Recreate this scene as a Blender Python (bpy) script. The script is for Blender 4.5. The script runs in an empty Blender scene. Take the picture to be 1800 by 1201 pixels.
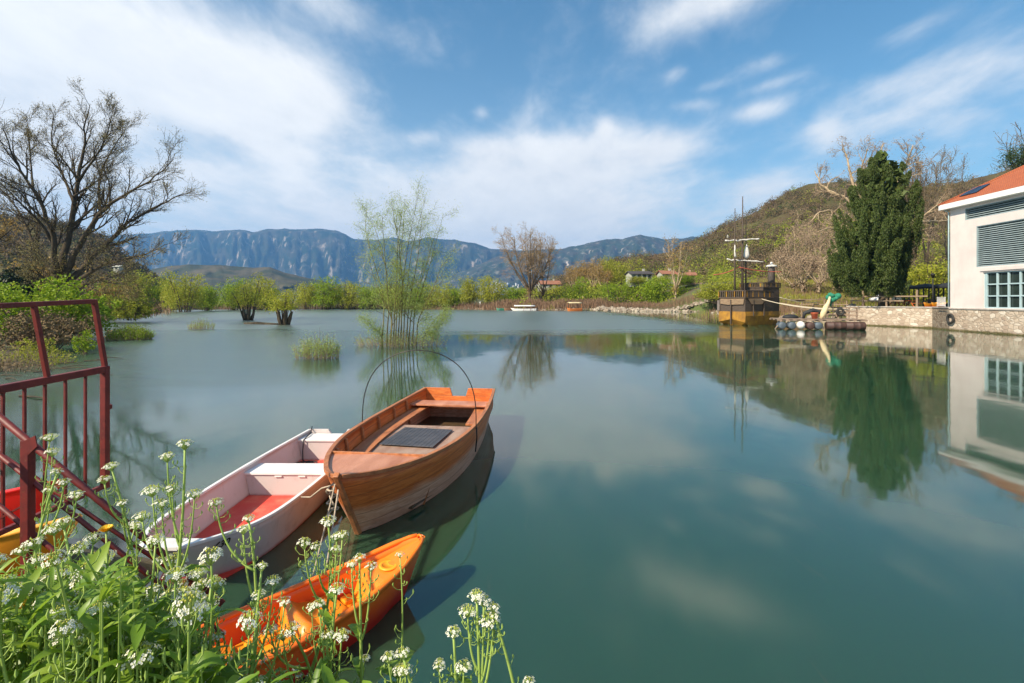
import bpy, math, random
import numpy as np
from mathutils import Vector, Matrix

S = bpy.context.scene
COL = S.collection
R = math.radians
# ---------------------------------------------------------------- camera
CAMH, FPX, CXP, YH = 3.0, 850.0, 900.0, 527.0
cam_d = bpy.data.cameras.new('camera'); cam = bpy.data.objects.new('camera', cam_d); COL.objects.link(cam)
cam.location = (0, 0, CAMH); cam.rotation_euler = (R(90), 0, 0)
cam_d.sensor_width = 36; cam_d.lens = 36 * FPX / 1800; cam_d.shift_y = -(600.5 - YH) / 1800
cam_d.clip_start = 0.05; cam_d.clip_end = 30000
S.camera = cam
# ---------------------------------------------------------------- exposure
S.view_settings.view_transform = 'Standard'; S.view_settings.look = 'None'
S.view_settings.exposure = 0.82; S.view_settings.gamma = 1
S.cycles.max_bounces = 8; S.cycles.diffuse_bounces = 3; S.cycles.glossy_bounces = 3
S.cycles.transmission_bounces = 4; S.cycles.transparent_max_bounces = 6; S.cycles.volume_bounces = 0
# ---------------------------------------------------------------- sun
SUN_EL = R(40); SUN_AZ = math.atan2(-0.80, -0.60)
sun_dir = Vector((math.sin(SUN_AZ) * math.cos(SUN_EL), math.cos(SUN_AZ) * math.cos(SUN_EL), math.sin(SUN_EL)))
sl = bpy.data.lights.new('sun', 'SUN'); sl.energy = 5.0; sl.angle = R(0.5); sl.color = (1.0, 0.87, 0.68)
so = bpy.data.objects.new('sun', sl); COL.objects.link(so); so.rotation_euler = sun_dir.to_track_quat('Z', 'Y').to_euler()
so.location = (-60, -40, 80)

def P(px, py, d): return Vector(((px - CXP) / FPX * d, d, CAMH - (py - YH) / FPX * d))
def gd(py): return CAMH * FPX / (py - YH)

# ---------------------------------------------------------------- world
class NT:
    def __init__(s, tree): s.t = tree; s.n = tree.nodes; s.l = tree.links
    def new(s, typ, **kw):
        n = s.n.new(typ)
        for k, v in kw.items(): setattr(n, k, v)
        return n
    def put(s, sock, v):
        if isinstance(v, bpy.types.NodeSocket): s.l.new(v, sock)
        else: sock.default_value = v
    def m(s, op, a, b=None, c=None, clamp=False):
        n = s.new('ShaderNodeMath', operation=op, use_clamp=clamp)
        s.put(n.inputs[0], a)
        if b is not None: s.put(n.inputs[1], b)
        if c is not None: s.put(n.inputs[2], c)
        return n.outputs[0]
    def noise(s, vec, scale, detail=4, rough=.55, dist=0.0, out=0):
        n = s.new('ShaderNodeTexNoise'); s.put(n.inputs['Vector'], vec)
        n.inputs['Scale'].default_value = scale; n.inputs['Detail'].default_value = detail
        n.inputs['Roughness'].default_value = rough; n.inputs['Distortion'].default_value = dist
        return n.outputs[out]
    def mapping(s, vec, loc=(0, 0, 0), rot=(0, 0, 0), scale=(1, 1, 1)):
        n = s.new('ShaderNodeMapping'); s.put(n.inputs[0], vec)
        n.inputs['Location'].default_value = loc; n.inputs['Rotation'].default_value = rot; n.inputs['Scale'].default_value = scale
        return n.outputs[0]
    def ss(s, v, lo, hi):
        n = s.new('ShaderNodeMapRange', interpolation_type='SMOOTHSTEP')
        s.put(n.inputs[0], v); n.inputs[1].default_value = lo; n.inputs[2].default_value = hi
        n.inputs[3].default_value = 0; n.inputs[4].default_value = 1
        return n.outputs[0]
    def mix(s, f, a, b, blend='MIX'):
        n = s.new('ShaderNodeMix', data_type='RGBA', blend_type=blend)
        s.put(n.inputs[0], f)
        for i, v in ((6, a), (7, b)):
            if isinstance(v, bpy.types.NodeSocket): s.l.new(v, n.inputs[i])
            else: n.inputs[i].default_value = (*v[:3], 1)
        return n.outputs[2]
    def ramp(s, f, stops, interp='LINEAR'):
        n = s.new('ShaderNodeValToRGB'); s.put(n.inputs[0], f); cr = n.color_ramp; cr.interpolation = interp
        while len(cr.elements) < len(stops): cr.elements.new(.5)
        for e, (p, c) in zip(cr.elements, stops): e.position = p; e.color = (*c[:3], 1)
        return n.outputs[0]

W = bpy.data.worlds.new('World'); S.world = W; W.use_nodes = True
W.node_tree.nodes.clear(); w = NT(W.node_tree)
sky = w.new('ShaderNodeTexSky', sky_type='NISHITA'); sky.sun_disc = False
sky.sun_elevation = SUN_EL; sky.sun_rotation = SUN_AZ; sky.altitude = 100
sky.air_density = 1.15; sky.dust_density = 0.5; sky.ozone_density = 2.2
tc = w.new('ShaderNodeTexCoord'); sp = w.new('ShaderNodeSeparateXYZ'); w.l.new(tc.outputs['Generated'], sp.inputs[0])
dx, dy, dz = sp.outputs
az = w.m('ARCTAN2', dx, dy); el = w.m('ARCSINE', dz)
zz = w.m('ADD', w.m('MAXIMUM', dz, 0.0), 0.18)
cmb = w.new('ShaderNodeCombineXYZ'); w.put(cmb.inputs[0], w.m('DIVIDE', dx, zz)); w.put(cmb.inputs[1], w.m('DIVIDE', dy, zz))
cp = cmb.outputs[0]
def dirang(px, py): return math.atan((px - CXP) / FPX), math.atan((YH - py) / math.hypot(FPX, px - CXP))
def blob(px, py, wx, wy, k, rot=0.0):
    a0, e0 = dirang(px, py); ca = math.cos(a0)
    wa, we = wx / FPX * ca * ca, wy / FPX * ca
    da = w.m('SUBTRACT', az, a0); de = w.m('SUBTRACT', el, e0)
    c, s_ = math.cos(R(rot)), math.sin(R(rot))
    u = w.m('DIVIDE', w.m('ADD', w.m('MULTIPLY', da, c), w.m('MULTIPLY', de, s_)), wa)
    v = w.m('DIVIDE', w.m('SUBTRACT', w.m('MULTIPLY', de, c), w.m('MULTIPLY', da, s_)), we)
    r2 = w.m('ADD', w.m('MULTIPLY', u, u), w.m('MULTIPLY', v, v))
    return w.m('MULTIPLY', w.m('POWER', 2.718, w.m('MULTIPLY', r2, -1.0)), k)
BL = [(250, 120, 330, 130, 1.0, -8), (520, 165, 130, 62, .85, -8), (40, 180, 200, 150, .7, 0), (-250, 150, 300, 300, .9, 0),
      (480, 258, 60, 16, .45, -15), (330, 300, 60, 20, .35, 0), (650, 470, 640, 150, .85, 0), (640, 40, 120, 30, .36, -12),
      (1010, 275, 150, 42, .85, 5), (860, 265, 70, 30, .55, 0), (1170, 262, 70, 34, .6, 8), (1064, 225, 18, 20, .5, 0), (900, 365, 280, 70, .85, 0),
      (1220, 185, 38, 12, .55, -4), (1330, 195, 62, 17, .6, 5), (1190, 130, 26, 12, .4, 20), (1350, 112, 60, 16, .40, 4), (1350, 150, 60, 10, .34, 8), (1245, 152, 40, 9, .36, 6),
      (1450, 232, 42, 28, .60, 0), (1570, 210, 100, 22, .44, 12), (1680, 215, 60, 18, .4, 8), (1600, 140, 130, 24, .44, 10), (1720, 130, 120, 40, .36, 12),
      (1600, 55, 90, 18, .4, 8), (1230, 15, 120, 45, .46, 12), (1340, 330, 70, 26, .5, 5), (1280, 0, 200, 30, .3, 0), (930, 200, 30, 40, .3, -30),
      (740, 242, 30, 12, .42, 0), (845, 200, 14, 12, .35, 0), (1900, 150, 200, 80, .4, 8)]
tot = None
for b in BL:
    o = blob(*b); tot = o if tot is None else w.m('ADD', tot, o)
tot = w.m('MINIMUM', tot, 1.05)
cpm = w.mapping(cp, rot=(0, 0, R(18)), scale=(1.0, .62, 1))
n1 = w.noise(cpm, 1.7, 7, .58, .5); n2 = w.noise(cpm, 6.5, 6, .62, .25)
nz = w.m('ADD', w.m('MULTIPLY', w.m('SUBTRACT', n1, .5), 1.25), w.m('MULTIPLY', w.m('SUBTRACT', n2, .5), .75))
back = w.m('MULTIPLY', w.ss(dy, 0.1, -0.4), .45)
dens = w.m('ADD', w.m('ADD', tot, nz), back)
cl = w.m('MULTIPLY', w.ss(dens, -.05, 1.0), .95)
horiz = w.m('MULTIPLY', w.m('POWER', 2.718, w.m('MULTIPLY', w.m('MAXIMUM', el, 0.0), -6.0)), .92)
leftness = w.ss(az, .75, -.6)
horiz = w.m('MULTIPLY', horiz, w.m('ADD', w.m('MULTIPLY', leftness, .45), .6))
ccol = w.mix(w.ss(nz, -.5, .5), (7.6, 7.75, 7.9), (9.9, 9.75, 9.4))
skyc = w.mix(1.0, sky.outputs[0], (0.48, 1.02, 1.14), 'MULTIPLY')
skyc = w.mix(horiz, skyc, (10.6, 10.8, 10.8))
skyc = w.mix(cl, skyc, ccol)
bg = w.new('ShaderNodeBackground'); w.put(bg.inputs[0], skyc); bg.inputs[1].default_value = 0.072
wo = w.new('ShaderNodeOutputWorld'); w.l.new(bg.outputs[0], wo.inputs[0])

# ---------------------------------------------------------------- helpers
def s2l(r, g, b):
    f = lambda c: (c / 255 / 12.92) if c / 255 < .04045 else ((c / 255 + .055) / 1.055) ** 2.4
    return (f(r), f(g), f(b))

def newmat(name):
    m = bpy.data.materials.new(name); m.use_nodes = True; m.node_tree.nodes.clear(); t = NT(m.node_tree)
    bs = t.new('ShaderNodeBsdfPrincipled'); out = t.new('ShaderNodeOutputMaterial'); t.l.new(bs.outputs[0], out.inputs[0])
    t.bs = bs; t.out = out
    return m, t

def pm(name, c1, c2=None, scale=6.0, rough=.6, bump=0.0, bscale=None, metal=0.0, stretch=(1, 1, 1), lo=.35, hi=.65, detail=5, spec=.5):
    m, t = newmat(name); co = t.new('ShaderNodeTexCoord').outputs['Object']
    v = t.mapping(co, scale=stretch)
    if c2 is None: c2 = tuple(x * .72 for x in c1)
    n = t.noise(v, scale, detail, .6)
    t.put(t.bs.inputs['Base Color'], t.ramp(n, [(lo, c2), (hi, c1)]))
    t.put(t.bs.inputs['Roughness'], t.m('ADD', t.m('MULTIPLY', n, .25), rough - .12))
    t.bs.inputs['Metallic'].default_value = metal; t.bs.inputs['Specular IOR Level'].default_value = spec
    if bump:
        b = t.new('ShaderNodeBump'); b.inputs['Strength'].default_value = min(1, bump); b.inputs['Distance'].default_value = .02
        t.put(b.inputs['Height'], t.noise(v, bscale or scale * 4, 4, .6)); t.l.new(b.outputs[0], t.bs.inputs['Normal'])
    return m

def leafmat(name, cols, trans=.35, rough=.55):
    """colour varies leaf by leaf; thin leaves let light through"""
    m, t = newmat(name); g = t.new('ShaderNodeNewGeometry')
    k = len(cols); c = t.ramp(g.outputs['Random Per Island'], [(i / max(1, k - 1), x) for i, x in enumerate(cols)])
    t.put(t.bs.inputs['Base Color'], c); t.bs.inputs['Roughness'].default_value = rough
    t.bs.inputs['Specular IOR Level'].default_value = .25
    if trans:
        tr = t.new('ShaderNodeBsdfTranslucent'); t.put(tr.inputs[0], c)
        mx = t.new('ShaderNodeMixShader'); mx.inputs[0].default_value = trans
        t.l.new(t.bs.outputs[0], mx.inputs[1]); t.l.new(tr.outputs[0], mx.inputs[2]); t.l.new(mx.outputs[0], t.out.inputs[0])
    return m

def thing(name, label, cat, loc=(0, 0, 0), rotz=0.0, group=None):
    o = bpy.data.objects.new(name, None); COL.objects.link(o); o.location = loc; o.rotation_euler = (0, 0, rotz)
    o.empty_display_size = .2; o['label'] = label; o['category'] = cat
    if group: o['group'] = group
    return o
def tag(o, label, cat, group=None):
    o['label'] = label; o['category'] = cat
    if group: o['group'] = group
    return o
def kind(o, k): o['kind'] = k; return o
def dup(root, loc, rotz=0.0, label=None, group=None, scale=None):
    r = root.copy(); COL.objects.link(r); r.location = loc; r.rotation_euler = (0, 0, rotz)
    if label: r['label'] = label
    if group: r['group'] = group
    if scale: r.scale = (scale,) * 3 if isinstance(scale, (int, float)) else scale
    for ch in list(root.children):
        c = ch.copy(); COL.objects.link(c); c.parent = r
        for g in list(ch.children):
            d = g.copy(); COL.objects.link(d); d.parent = c
    return r

def rawmesh(name, V, F, mats, parent=None, smooth=False, mi=None, loc=None):
    """V (n,3), F (m,4) or (m,3) arrays"""
    V = np.asarray(V, np.float32); F = np.asarray(F, np.int32); k = F.shape[1]
    me = bpy.data.meshes.new(name); me.vertices.add(len(V)); me.vertices.foreach_set('co', V.ravel())
    me.loops.add(F.size); me.loops.foreach_set('vertex_index', F.ravel())
    me.polygons.add(len(F)); me.polygons.foreach_set('loop_start', np.arange(0, F.size, k, dtype=np.int32))
    me.polygons.foreach_set('loop_total', np.full(len(F), k, np.int32))
    for m in (mats if isinstance(mats, (list, tuple)) else [mats]): me.materials.append(m)
    if mi is not None: me.polygons.foreach_set('material_index', np.asarray(mi, np.int32))
    if smooth: me.polygons.foreach_set('use_smooth', np.ones(len(F), bool))
    me.update(calc_edges=True); me.validate()
    o = bpy.data.objects.new(name, me); COL.objects.link(o)
    if parent: o.parent = parent
    if loc is not None: o.location = loc
    return o

class MB:
    def __init__(s): s.v = []; s.f = []; s.mi = []
    def add(s, vs, fs, mi=0):
        o = len(s.v); s.v += [tuple(x) for x in vs]
        for f in fs: s.f.append(tuple(i + o for i in f)); s.mi.append(mi)
        return s
    def box(s, c, size, rz=0.0, mi=0, M=None):
        hx, hy, hz = size[0] / 2, size[1] / 2, size[2] / 2
        vs = [Vector((x * hx, y * hy, z * hz)) for x in (-1, 1) for y in (-1, 1) for z in (-1, 1)]
        m = Matrix.Rotation(rz, 3, 'Z') if M is None else M
        vs = [m @ q + Vector(c) for q in vs]
        return s.add(vs, [(0, 1, 3, 2), (4, 6, 7, 5), (0, 4, 5, 1), (2, 3, 7, 6), (0, 2, 6, 4), (1, 5, 7, 3)], mi)
    def bar(s, p, q, wd, h, mi=0, up=(0, 0, 1)):
        p, q = Vector(p), Vector(q); d = q - p; L = d.length; d.normalize()
        u = Vector(up)
        if abs(d.dot(u)) > .98: u = Vector((0, 1, 0))
        x = d.cross(u).normalized(); z = x.cross(d).normalized()
        M = Matrix((x, d, z)).transposed()
        return s.box((p + q) / 2, (wd, L, h), mi=mi, M=M)
    def tube(s, pts, r, n=8, cap=True, mi=0):
        pts = [Vector(p) for p in pts]
        rs = r if isinstance(r, (list, tuple)) else [r] * len(pts)
        base = len(s.v); ref = None
        for i, p in enumerate(pts):
            t = (pts[min(i + 1, len(pts) - 1)] - pts[max(i - 1, 0)])
            if t.length < 1e-9: t = Vector((0, 0, 1))
            t.normalize()
            if ref is None:
                ref = Vector((1, 0, 0)) if abs(t.x) < .8 else Vector((0, 1, 0))
            a = (ref - t * ref.dot(t)).normalized(); ref = a; b = t.cross(a)
            for k in range(n):
                th = 2 * math.pi * k / n
                q = p + (a * math.cos(th) + b * math.sin(th)) * rs[i]
                s.v.append((q.x, q.y, q.z))
        for i in range(len(pts) - 1):
            for k in range(n):
                k2 = (k + 1) % n
                s.f.append((base + i * n + k, base + i * n + k2, base + (i + 1) * n + k2, base + (i + 1) * n + k)); s.mi.append(mi)
        if cap and n > 3:
            s.f.append(tuple(base + k for k in reversed(range(n)))); s.mi.append(mi)
            s.f.append(tuple(base + (len(pts) - 1) * n + k for k in range(n))); s.mi.append(mi)
        return s
    def loft(s, rings, close=True, caps=False, mi=0):
        base = len(s.v); n = len(rings[0])
        for r in rings: s.v += [tuple(p) for p in r]
        for i in range(len(rings) - 1):
            for k in range(n if close else n - 1):
                k2 = (k + 1) % n
                s.f.append((base + i * n + k, base + i * n + k2, base + (i + 1) * n + k2, base + (i + 1) * n + k)); s.mi.append(mi)
        if caps:
            s.f.append(tuple(base + k for k in reversed(range(n)))); s.mi.append(mi)
            s.f.append(tuple(base + (len(rings) - 1) * n + k for k in range(n))); s.mi.append(mi)
        return s
    def prism(s, poly, off, mi=0):
        """polygon (3d points) extruded by vector off"""
        n = len(poly); a = [Vector(p) for p in poly]; b = [p + Vector(off) for p in a]
        fs = [tuple(reversed(range(n))), tuple(range(n, 2 * n))] + [(i, (i + 1) % n, n + (i + 1) % n, n + i) for i in range(n)]
        return s.add(a + b, fs, mi)
    def lathe(s, prof, c=(0, 0, 0), n=16, mi=0):
        rings = [[(c[0] + r * math.cos(2 * math.pi * k / n), c[1] + r * math.sin(2 * math.pi * k / n), c[2] + z) for k in range(n)] for r, z in prof]
        return s.loft(rings, True, True, mi)
    def ball(s, c, r, n=10, sq=(1, 1, 1), mi=0):
        pr = []
        rings = []
        for i in range(n // 2 + 1):
            th = math.pi * i / (n // 2); rr = max(.002, math.sin(th))
            rings.append([(c[0] + sq[0] * r * rr * math.cos(2 * math.pi * k / n), c[1] + sq[1] * r * rr * math.sin(2 * math.pi * k / n), c[2] - sq[2] * r * math.cos(th)) for k in range(n)])
        return s.loft(rings, True, True, mi)
    def build(s, name, mat, parent=None, smooth=False, bevel=0.0, seg=2, loc=None, rotz=None):
        me = bpy.data.meshes.new(name); me.from_pydata(s.v, [], s.f)
        ms = mat if isinstance(mat, (list, tuple)) else [mat]
        for m in ms: me.materials.append(m)
        if len(ms) > 1: me.polygons.foreach_set('material_index', s.mi)
        if smooth: me.polygons.foreach_set('use_smooth', [True] * len(me.polygons))
        me.update()
        o = bpy.data.objects.new(name, me); COL.objects.link(o)
        if parent: o.parent = parent
        if loc is not None: o.location = loc
        if rotz is not None: o.rotation_euler = (0, 0, rotz)
        if bevel:
            b = o.modifiers.new('bevel', 'BEVEL'); b.width = bevel; b.segments = seg; b.limit_method = 'ANGLE'; b.angle_limit = R(40)
        return o

# numpy value noise
def _h(ix, iy, seed):
    n = (ix * 374761393 + iy * 668265263 + seed * 1442695041) & 0xFFFFFFFF
    n = ((n ^ (n >> 13)) * 1274126177) & 0xFFFFFFFF
    return ((n ^ (n >> 16)) & 0xFFFF) / 65535.0
def vnoise(x, y, seed=0):
    x = np.asarray(x, float); y = np.asarray(y, float)
    ix = np.floor(x).astype(np.int64); iy = np.floor(y).astype(np.int64); fx = x - ix; fy = y - iy
    fx = fx * fx * (3 - 2 * fx); fy = fy * fy * (3 - 2 * fy)
    a = _h(ix, iy, seed); b = _h(ix + 1, iy, seed); c = _h(ix, iy + 1, seed); d = _h(ix + 1, iy + 1, seed)
    return (a * (1 - fx) + b * fx) * (1 - fy) + (c * (1 - fx) + d * fx) * fy
def fbm(x, y, seed=0, o=5):
    t = 0; a = .5; f = 1.0
    for i in range(o): t = t + a * vnoise(np.asarray(x) * f, np.asarray(y) * f, seed + i * 17); a *= .5; f *= 2.03
    return t

def gridmesh(name, X, Y, Z, mat, smooth=True):
    ny, nx = X.shape; V = np.stack([X, Y, Z], -1).reshape(-1, 3)
    i = np.arange(ny * nx).reshape(ny, nx)
    F = np.stack([i[:-1, :-1], i[:-1, 1:], i[1:, 1:], i[1:, :-1]], -1).reshape(-1, 4)
    return rawmesh(name, V, F, mat, smooth=smooth)

def leafquads(C, size, rng, aspect=1.0, droop=None, tilt=None):
    """one small four-cornered leaf per centre, random orientation. C (n,3), size scalar or (n,)"""
    n = len(C); a = rng.normal(size=(n, 3))
    if droop is not None: a = a * .5 + np.array(droop)
    a /= np.linalg.norm(a, axis=1, keepdims=True)
    b = rng.normal(size=(n, 3)); b -= a * np.sum(a * b, 1, keepdims=True); b /= np.linalg.norm(b, axis=1, keepdims=True)
    c = np.cross(a, b)
    sz = (np.ones(n) * size * rng.uniform(.65, 1.35, n))[:, None]
    a = a * sz * .5; b = b * sz * .5 * aspect; c = c * sz * .12
    V = np.stack([C - a, C + b + c, C + a, C - b + c], 1).reshape(-1, 3)
    F = np.arange(4 * n).reshape(n, 4)
    return V, F
# ================================================================ ground, water, hills
LAKE = [(-3.3, 2.45), (42.3, 2.45), (43.0, 47.3), (44.2, 50.6), (40.4, 58), (37.5, 63), (38, 70), (42, 95), (50, 116), (30, 126), (10, 131), (0, 140),
        (-30, 150), (-80, 150), (-112, 138), (-80, 95), (-62, 68), (-63, 60), (-66, 54), (-46, 42), (-33, 33), (-26, 27.5), (-23.5, 24.5), (-21.5, 20), (-23, 12), (-12, 6.6), (-5.2, 5.9), (-3.95, 5.5)]
def sdist(x, y, poly):
    """signed distance, positive outside the polygon"""
    px = np.array([p[0] for p in poly]); py = np.array([p[1] for p in poly])
    best = np.full(x.shape, 1e18); inside = np.zeros(x.shape, bool)
    for i in range(len(poly)):
        ax, ay, bx, by = px[i], py[i], px[(i + 1) % len(poly)], py[(i + 1) % len(poly)]
        t = np.clip(((x - ax) * (bx - ax) + (y - ay) * (by - ay)) / ((bx - ax) ** 2 + (by - ay) ** 2), 0, 1)
        best = np.minimum(best, (x - ax - t * (bx - ax)) ** 2 + (y - ay - t * (by - ay)) ** 2)
        cond = ((ay > y) != (by > y)) & (x < (bx - ax) * (y - ay) / (by - ay + 1e-12) + ax)
        inside ^= cond
    d = np.sqrt(best); return np.where(inside, -d, d)
def gheight(x, y):
    x = np.asarray(x, float); y = np.asarray(y, float)
    wob = (vnoise(x * .35, y * .35, 5) - .5) * np.clip(y / 12 - .6, 0, 2.2)
    d = sdist(x, y, LAKE) + wob
    bank = (y < 6.2) & (x < 40)
    landing = bank & (x < -3.6) & (y > 3.2)
    quay = (x > 37) & (y < 62)
    far = np.clip(d * .16, 0, 1.5) + np.clip(d - 30, 0, 4000) * .004 + .25 * (fbm(x * .15, y * .15, 9, 3) - .4) * np.clip(d, 0, 1)
    sm = lambda v: np.clip(v, 0, 1) ** 2 * (3 - 2 * np.clip(v, 0, 1))
    far = far + 6.5 * sm((y - 64) / 60) * sm((x - 38) / 22) * (y < 400)
    h = np.where(d > 0, far, np.maximum(-2.2, d * .35))
    h = np.where(bank & (d > 0), np.minimum(d * 1.45, 1.75) + .06 * (vnoise(x * 3, y * 3, 3) - .5), h)
    h = np.where(landing & (d > 0), np.minimum(d * .6, .42), h)
    h = np.where(quay & (d > 0), np.minimum((d - 1.9) * 3, 2.12), h)
    return h
def lines(segs):
    out = []
    for a, b, n in segs: out += list(np.linspace(a, b, n, endpoint=False))
    return np.array(out + [segs[-1][1]])
gx = lines([(-7000, -600, 14), (-600, -160, 18), (-160, -72, 30), (-72, -9, 64), (-9, 9, 90), (9, 72, 64), (72, 200, 44), (200, 700, 20), (700, 7000, 14)])
gy = lines([(-7000, -300, 8), (-300, -20, 10), (-20, 0, 16), (0, 8, 48), (8, 72, 64), (72, 190, 60), (190, 600, 24), (600, 7000, 18)])
GX, GY = np.meshgrid(gx, gy)
m_ground, t = newmat('ground_earth')
co = t.new('ShaderNodeTexCoord').outputs['Object']
g1 = t.noise(co, .12, 6, .62); g2 = t.noise(co, 1.6, 6, .65)
gcol = t.mix(t.ss(g1, .42, .6), (.085, .062, .038), (.075, .11, .022))
gcol = t.mix(t.ss(g2, .45, .75), gcol, (.12, .09, .055))
t.put(t.bs.inputs['Base Color'], gcol); t.bs.inputs['Roughness'].default_value = .95
bp = t.new('ShaderNodeBump'); bp.inputs['Distance'].default_value = .08; bp.inputs['Strength'].default_value = .6
t.put(bp.inputs['Height'], g2); t.l.new(bp.outputs[0], t.bs.inputs['Normal'])
kind(gridmesh('ground', GX, GY, gheight(GX, GY), m_ground), 'structure')

# water: turbid teal lake, mirror-calm by the quay, wind-ruffled far out and on the left
m_water, t = newmat('lake_water')
co = t.new('ShaderNodeTexCoord').outputs['Object']
sx = t.new('ShaderNodeSeparateXYZ'); t.l.new(co, sx.inputs[0]); X_, Y_ = sx.outputs[0], sx.outputs[1]
wn = t.noise(co, .09, 3, .5); wn2 = t.noise(t.mapping(co, scale=(.35, 1, 1)), .22, 4, .55)
yy = t.m('ADD', Y_, t.m('MULTIPLY', t.m('SUBTRACT', wn2, .5), 14.0))
xx = t.m('ADD', X_, t.m('MULTIPLY', t.m('SUBTRACT', wn, .5), 10.0))
far_m = t.m('MULTIPLY', t.ss(yy, 36, 52), t.ss(xx, 30, 17))
left_m = t.m('MULTIPLY', t.m('MULTIPLY', t.ss(xx, -3, -14), t.ss(yy, 9, 20)), .75)
ruf = t.m('MAXIMUM', far_m, left_m)
rough = t.m('ADD', t.m('MULTIPLY', ruf, .27), t.m('ADD', .045, t.m('MULTIPLY', t.m('SUBTRACT', wn2, .4), .06)))
weed = t.ss(t.noise(t.mapping(co, rot=(0, 0, R(38)), scale=(3.2, .5, 1)), 1.1, 7, .66, .6), .60, .78)
weed = t.m('MULTIPLY', weed, t.m('MULTIPLY', t.ss(Y_, 9, 4.5), .30))
wc = t.mix(t.noise(co, .25, 3, .5), (.019, .056, .030), (.026, .070, .034))
wc = t.mix(weed, wc, (.10, .075, .035))
t.put(t.bs.inputs['Base Color'], wc); t.put(t.bs.inputs['Roughness'], rough)
t.put(t.bs.inputs['IOR'], t.m('ADD', 1.62, t.m('MULTIPLY', ruf, 1.7))); t.bs.inputs['Subsurface Weight'].default_value = .85; t.bs.inputs['Subsurface Radius'].default_value = (.45, 1.0, .8); t.bs.inputs['Subsurface Scale'].default_value = .55; t.bs.inputs['Specular IOR Level'].default_value = .72
bp = t.new('ShaderNodeBump'); bp.inputs['Strength'].default_value = .10; bp.inputs['Distance'].default_value = .05
t.put(bp.inputs['Height'], t.noise(t.mapping(co, scale=(1, .6, 1)), .8, 2, .5)); t.l.new(bp.outputs[0], t.bs.inputs['Normal'])
wb = MB().add([(-160, -1, 0), (80, -1, 0), (80, 170, 0), (-160, 170, 0)], [(0, 1, 2, 3)])
kind(wb.build('water', m_water), 'structure')

# ---- ranges: a ridge given by its skyline in the photograph, set at its real distance
def ridge(name, sky_pts, d0, d1, foot, mat, seed, gully=.12, cliff=.0, n=240, nt=34, rock=.02, fq=.05, tq=2.6):
    px = np.linspace(sky_pts[0][0], sky_pts[-1][0], n)
    py = np.interp(px, [p[0] for p in sky_pts], [p[1] for p in sky_pts])
    py = py + (fbm(px * .06, px * 0 + seed, seed, 4) - .47) * rock * 100
    T = np.concatenate([np.linspace(0, 1, nt), [1.25, 1.6]])
    PX, TT = np.meshgrid(px, T); hr = (YH - py) / FPX * d1 + CAMH; HR = np.tile(hr, (len(T), 1))
    prof = np.where(TT < 1, (1 - cliff) * TT ** 1.1 + cliff * np.clip((TT - .35) / .5, 0, 1) ** 1.2, 1 - (TT - 1) * .9)
    gl = .65 * fbm(PX * fq * .45 + 2.5 * TT, TT * tq, seed + 3, 5) + .35 * fbm(PX * fq * 1.3 - 2.0 * TT, TT * tq * 2.2, seed + 8, 5) - .47
    bell = np.clip(np.sin(np.clip(TT, 0, 1) * math.pi), 0, 1)
    D = d0 + (d1 - d0) * TT + gl * (d1 - d0) * gully * 6 * bell
    Z = foot + (HR - foot) * prof + gl * HR * gully * 1.6 * bell
    return gridmesh(name, (PX - CXP) / FPX * D, D, Z, mat), (PX, TT, D, Z)

def rangemat(name, wood, wood2, rock, sc, amt):
    m, t = newmat(name); co = t.new('ShaderNodeTexCoord').outputs['Object']
    n1 = t.noise(co, sc, 8, .62); n2 = t.noise(t.mapping(co, scale=(1, 1, .42)), sc * 2.0, 7, .65, .6)
    ge = t.new('ShaderNodeNewGeometry'); sn = t.new('ShaderNodeSeparateXYZ'); t.l.new(ge.outputs['Normal'], sn.inputs[0])
    steep = t.ss(sn.outputs[2], .80, .45)
    c = t.mix(t.ss(n1, .4, .62), wood, wood2)
    c = t.mix(t.m('MULTIPLY', t.m('ADD', t.m('MULTIPLY', steep, .7), .3), t.ss(n2, .66 - amt, .80 - amt)), c, rock)
    t.put(t.bs.inputs['Base Color'], c); t.bs.inputs['Roughness'].default_value = 1; t.bs.inputs['Specular IOR Level'].default_value = 0
    b = t.new('ShaderNodeBump'); b.inputs['Distance'].default_value = .08 / sc; b.inputs['Strength'].default_value = .9
    t.put(b.inputs['Height'], n2); t.l.new(b.outputs[0], t.bs.inputs['Normal'])
    return m
m_far = rangemat('mountain_rock_and_scrub', (.022, .034, .02), (.06, .055, .035), (.33, .28, .23), .0060, .14)
m_far2 = rangemat('mountain_pale_karst', (.035, .05, .03), (.06, .055, .04), (.48, .43, .38), .010, .13)
SKY_A = [(-260, 440), (-60, 425), (60, 418), (165, 414), (210, 414), (250, 411), (310, 405), (345, 404), (372, 407), (430, 405), (445, 408), (480, 402), (500, 403), (540, 404), (565, 402), (590, 405), (610, 413), (622, 420),
         (660, 422), (690, 418), (715, 424), (750, 418), (800, 421), (835, 428), (860, 436), (920, 440), (980, 450), (1060, 470), (1200, 500)]
o, _ = ridge('mountains', SKY_A, 4300, 5400, -1.2, m_far, 21, .11, .62, 460, 64, .05, .11, 2.2); kind(o, 'structure')
SKY_B = [(720, 505), (780, 490), (830, 470), (880, 448), (930, 440), (985, 438), (1030, 428), (1065, 420), (1095, 421), (1125, 413), (1150, 418), (1180, 421), (1215, 417), (1260, 415), (1340, 412), (1500, 420), (1700, 430)]
o, GB = ridge('mountain_spur', SKY_B, 3000, 4100, -1.2, m_far2, 33, .10, .15, 320, 48, .04, .09, 3.5); kind(o, 'structure')
m_mid = rangemat('low_hill_scrub', (.05, .055, .03), (.10, .085, .05), (.33, .29, .25), .012, .02)
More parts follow.
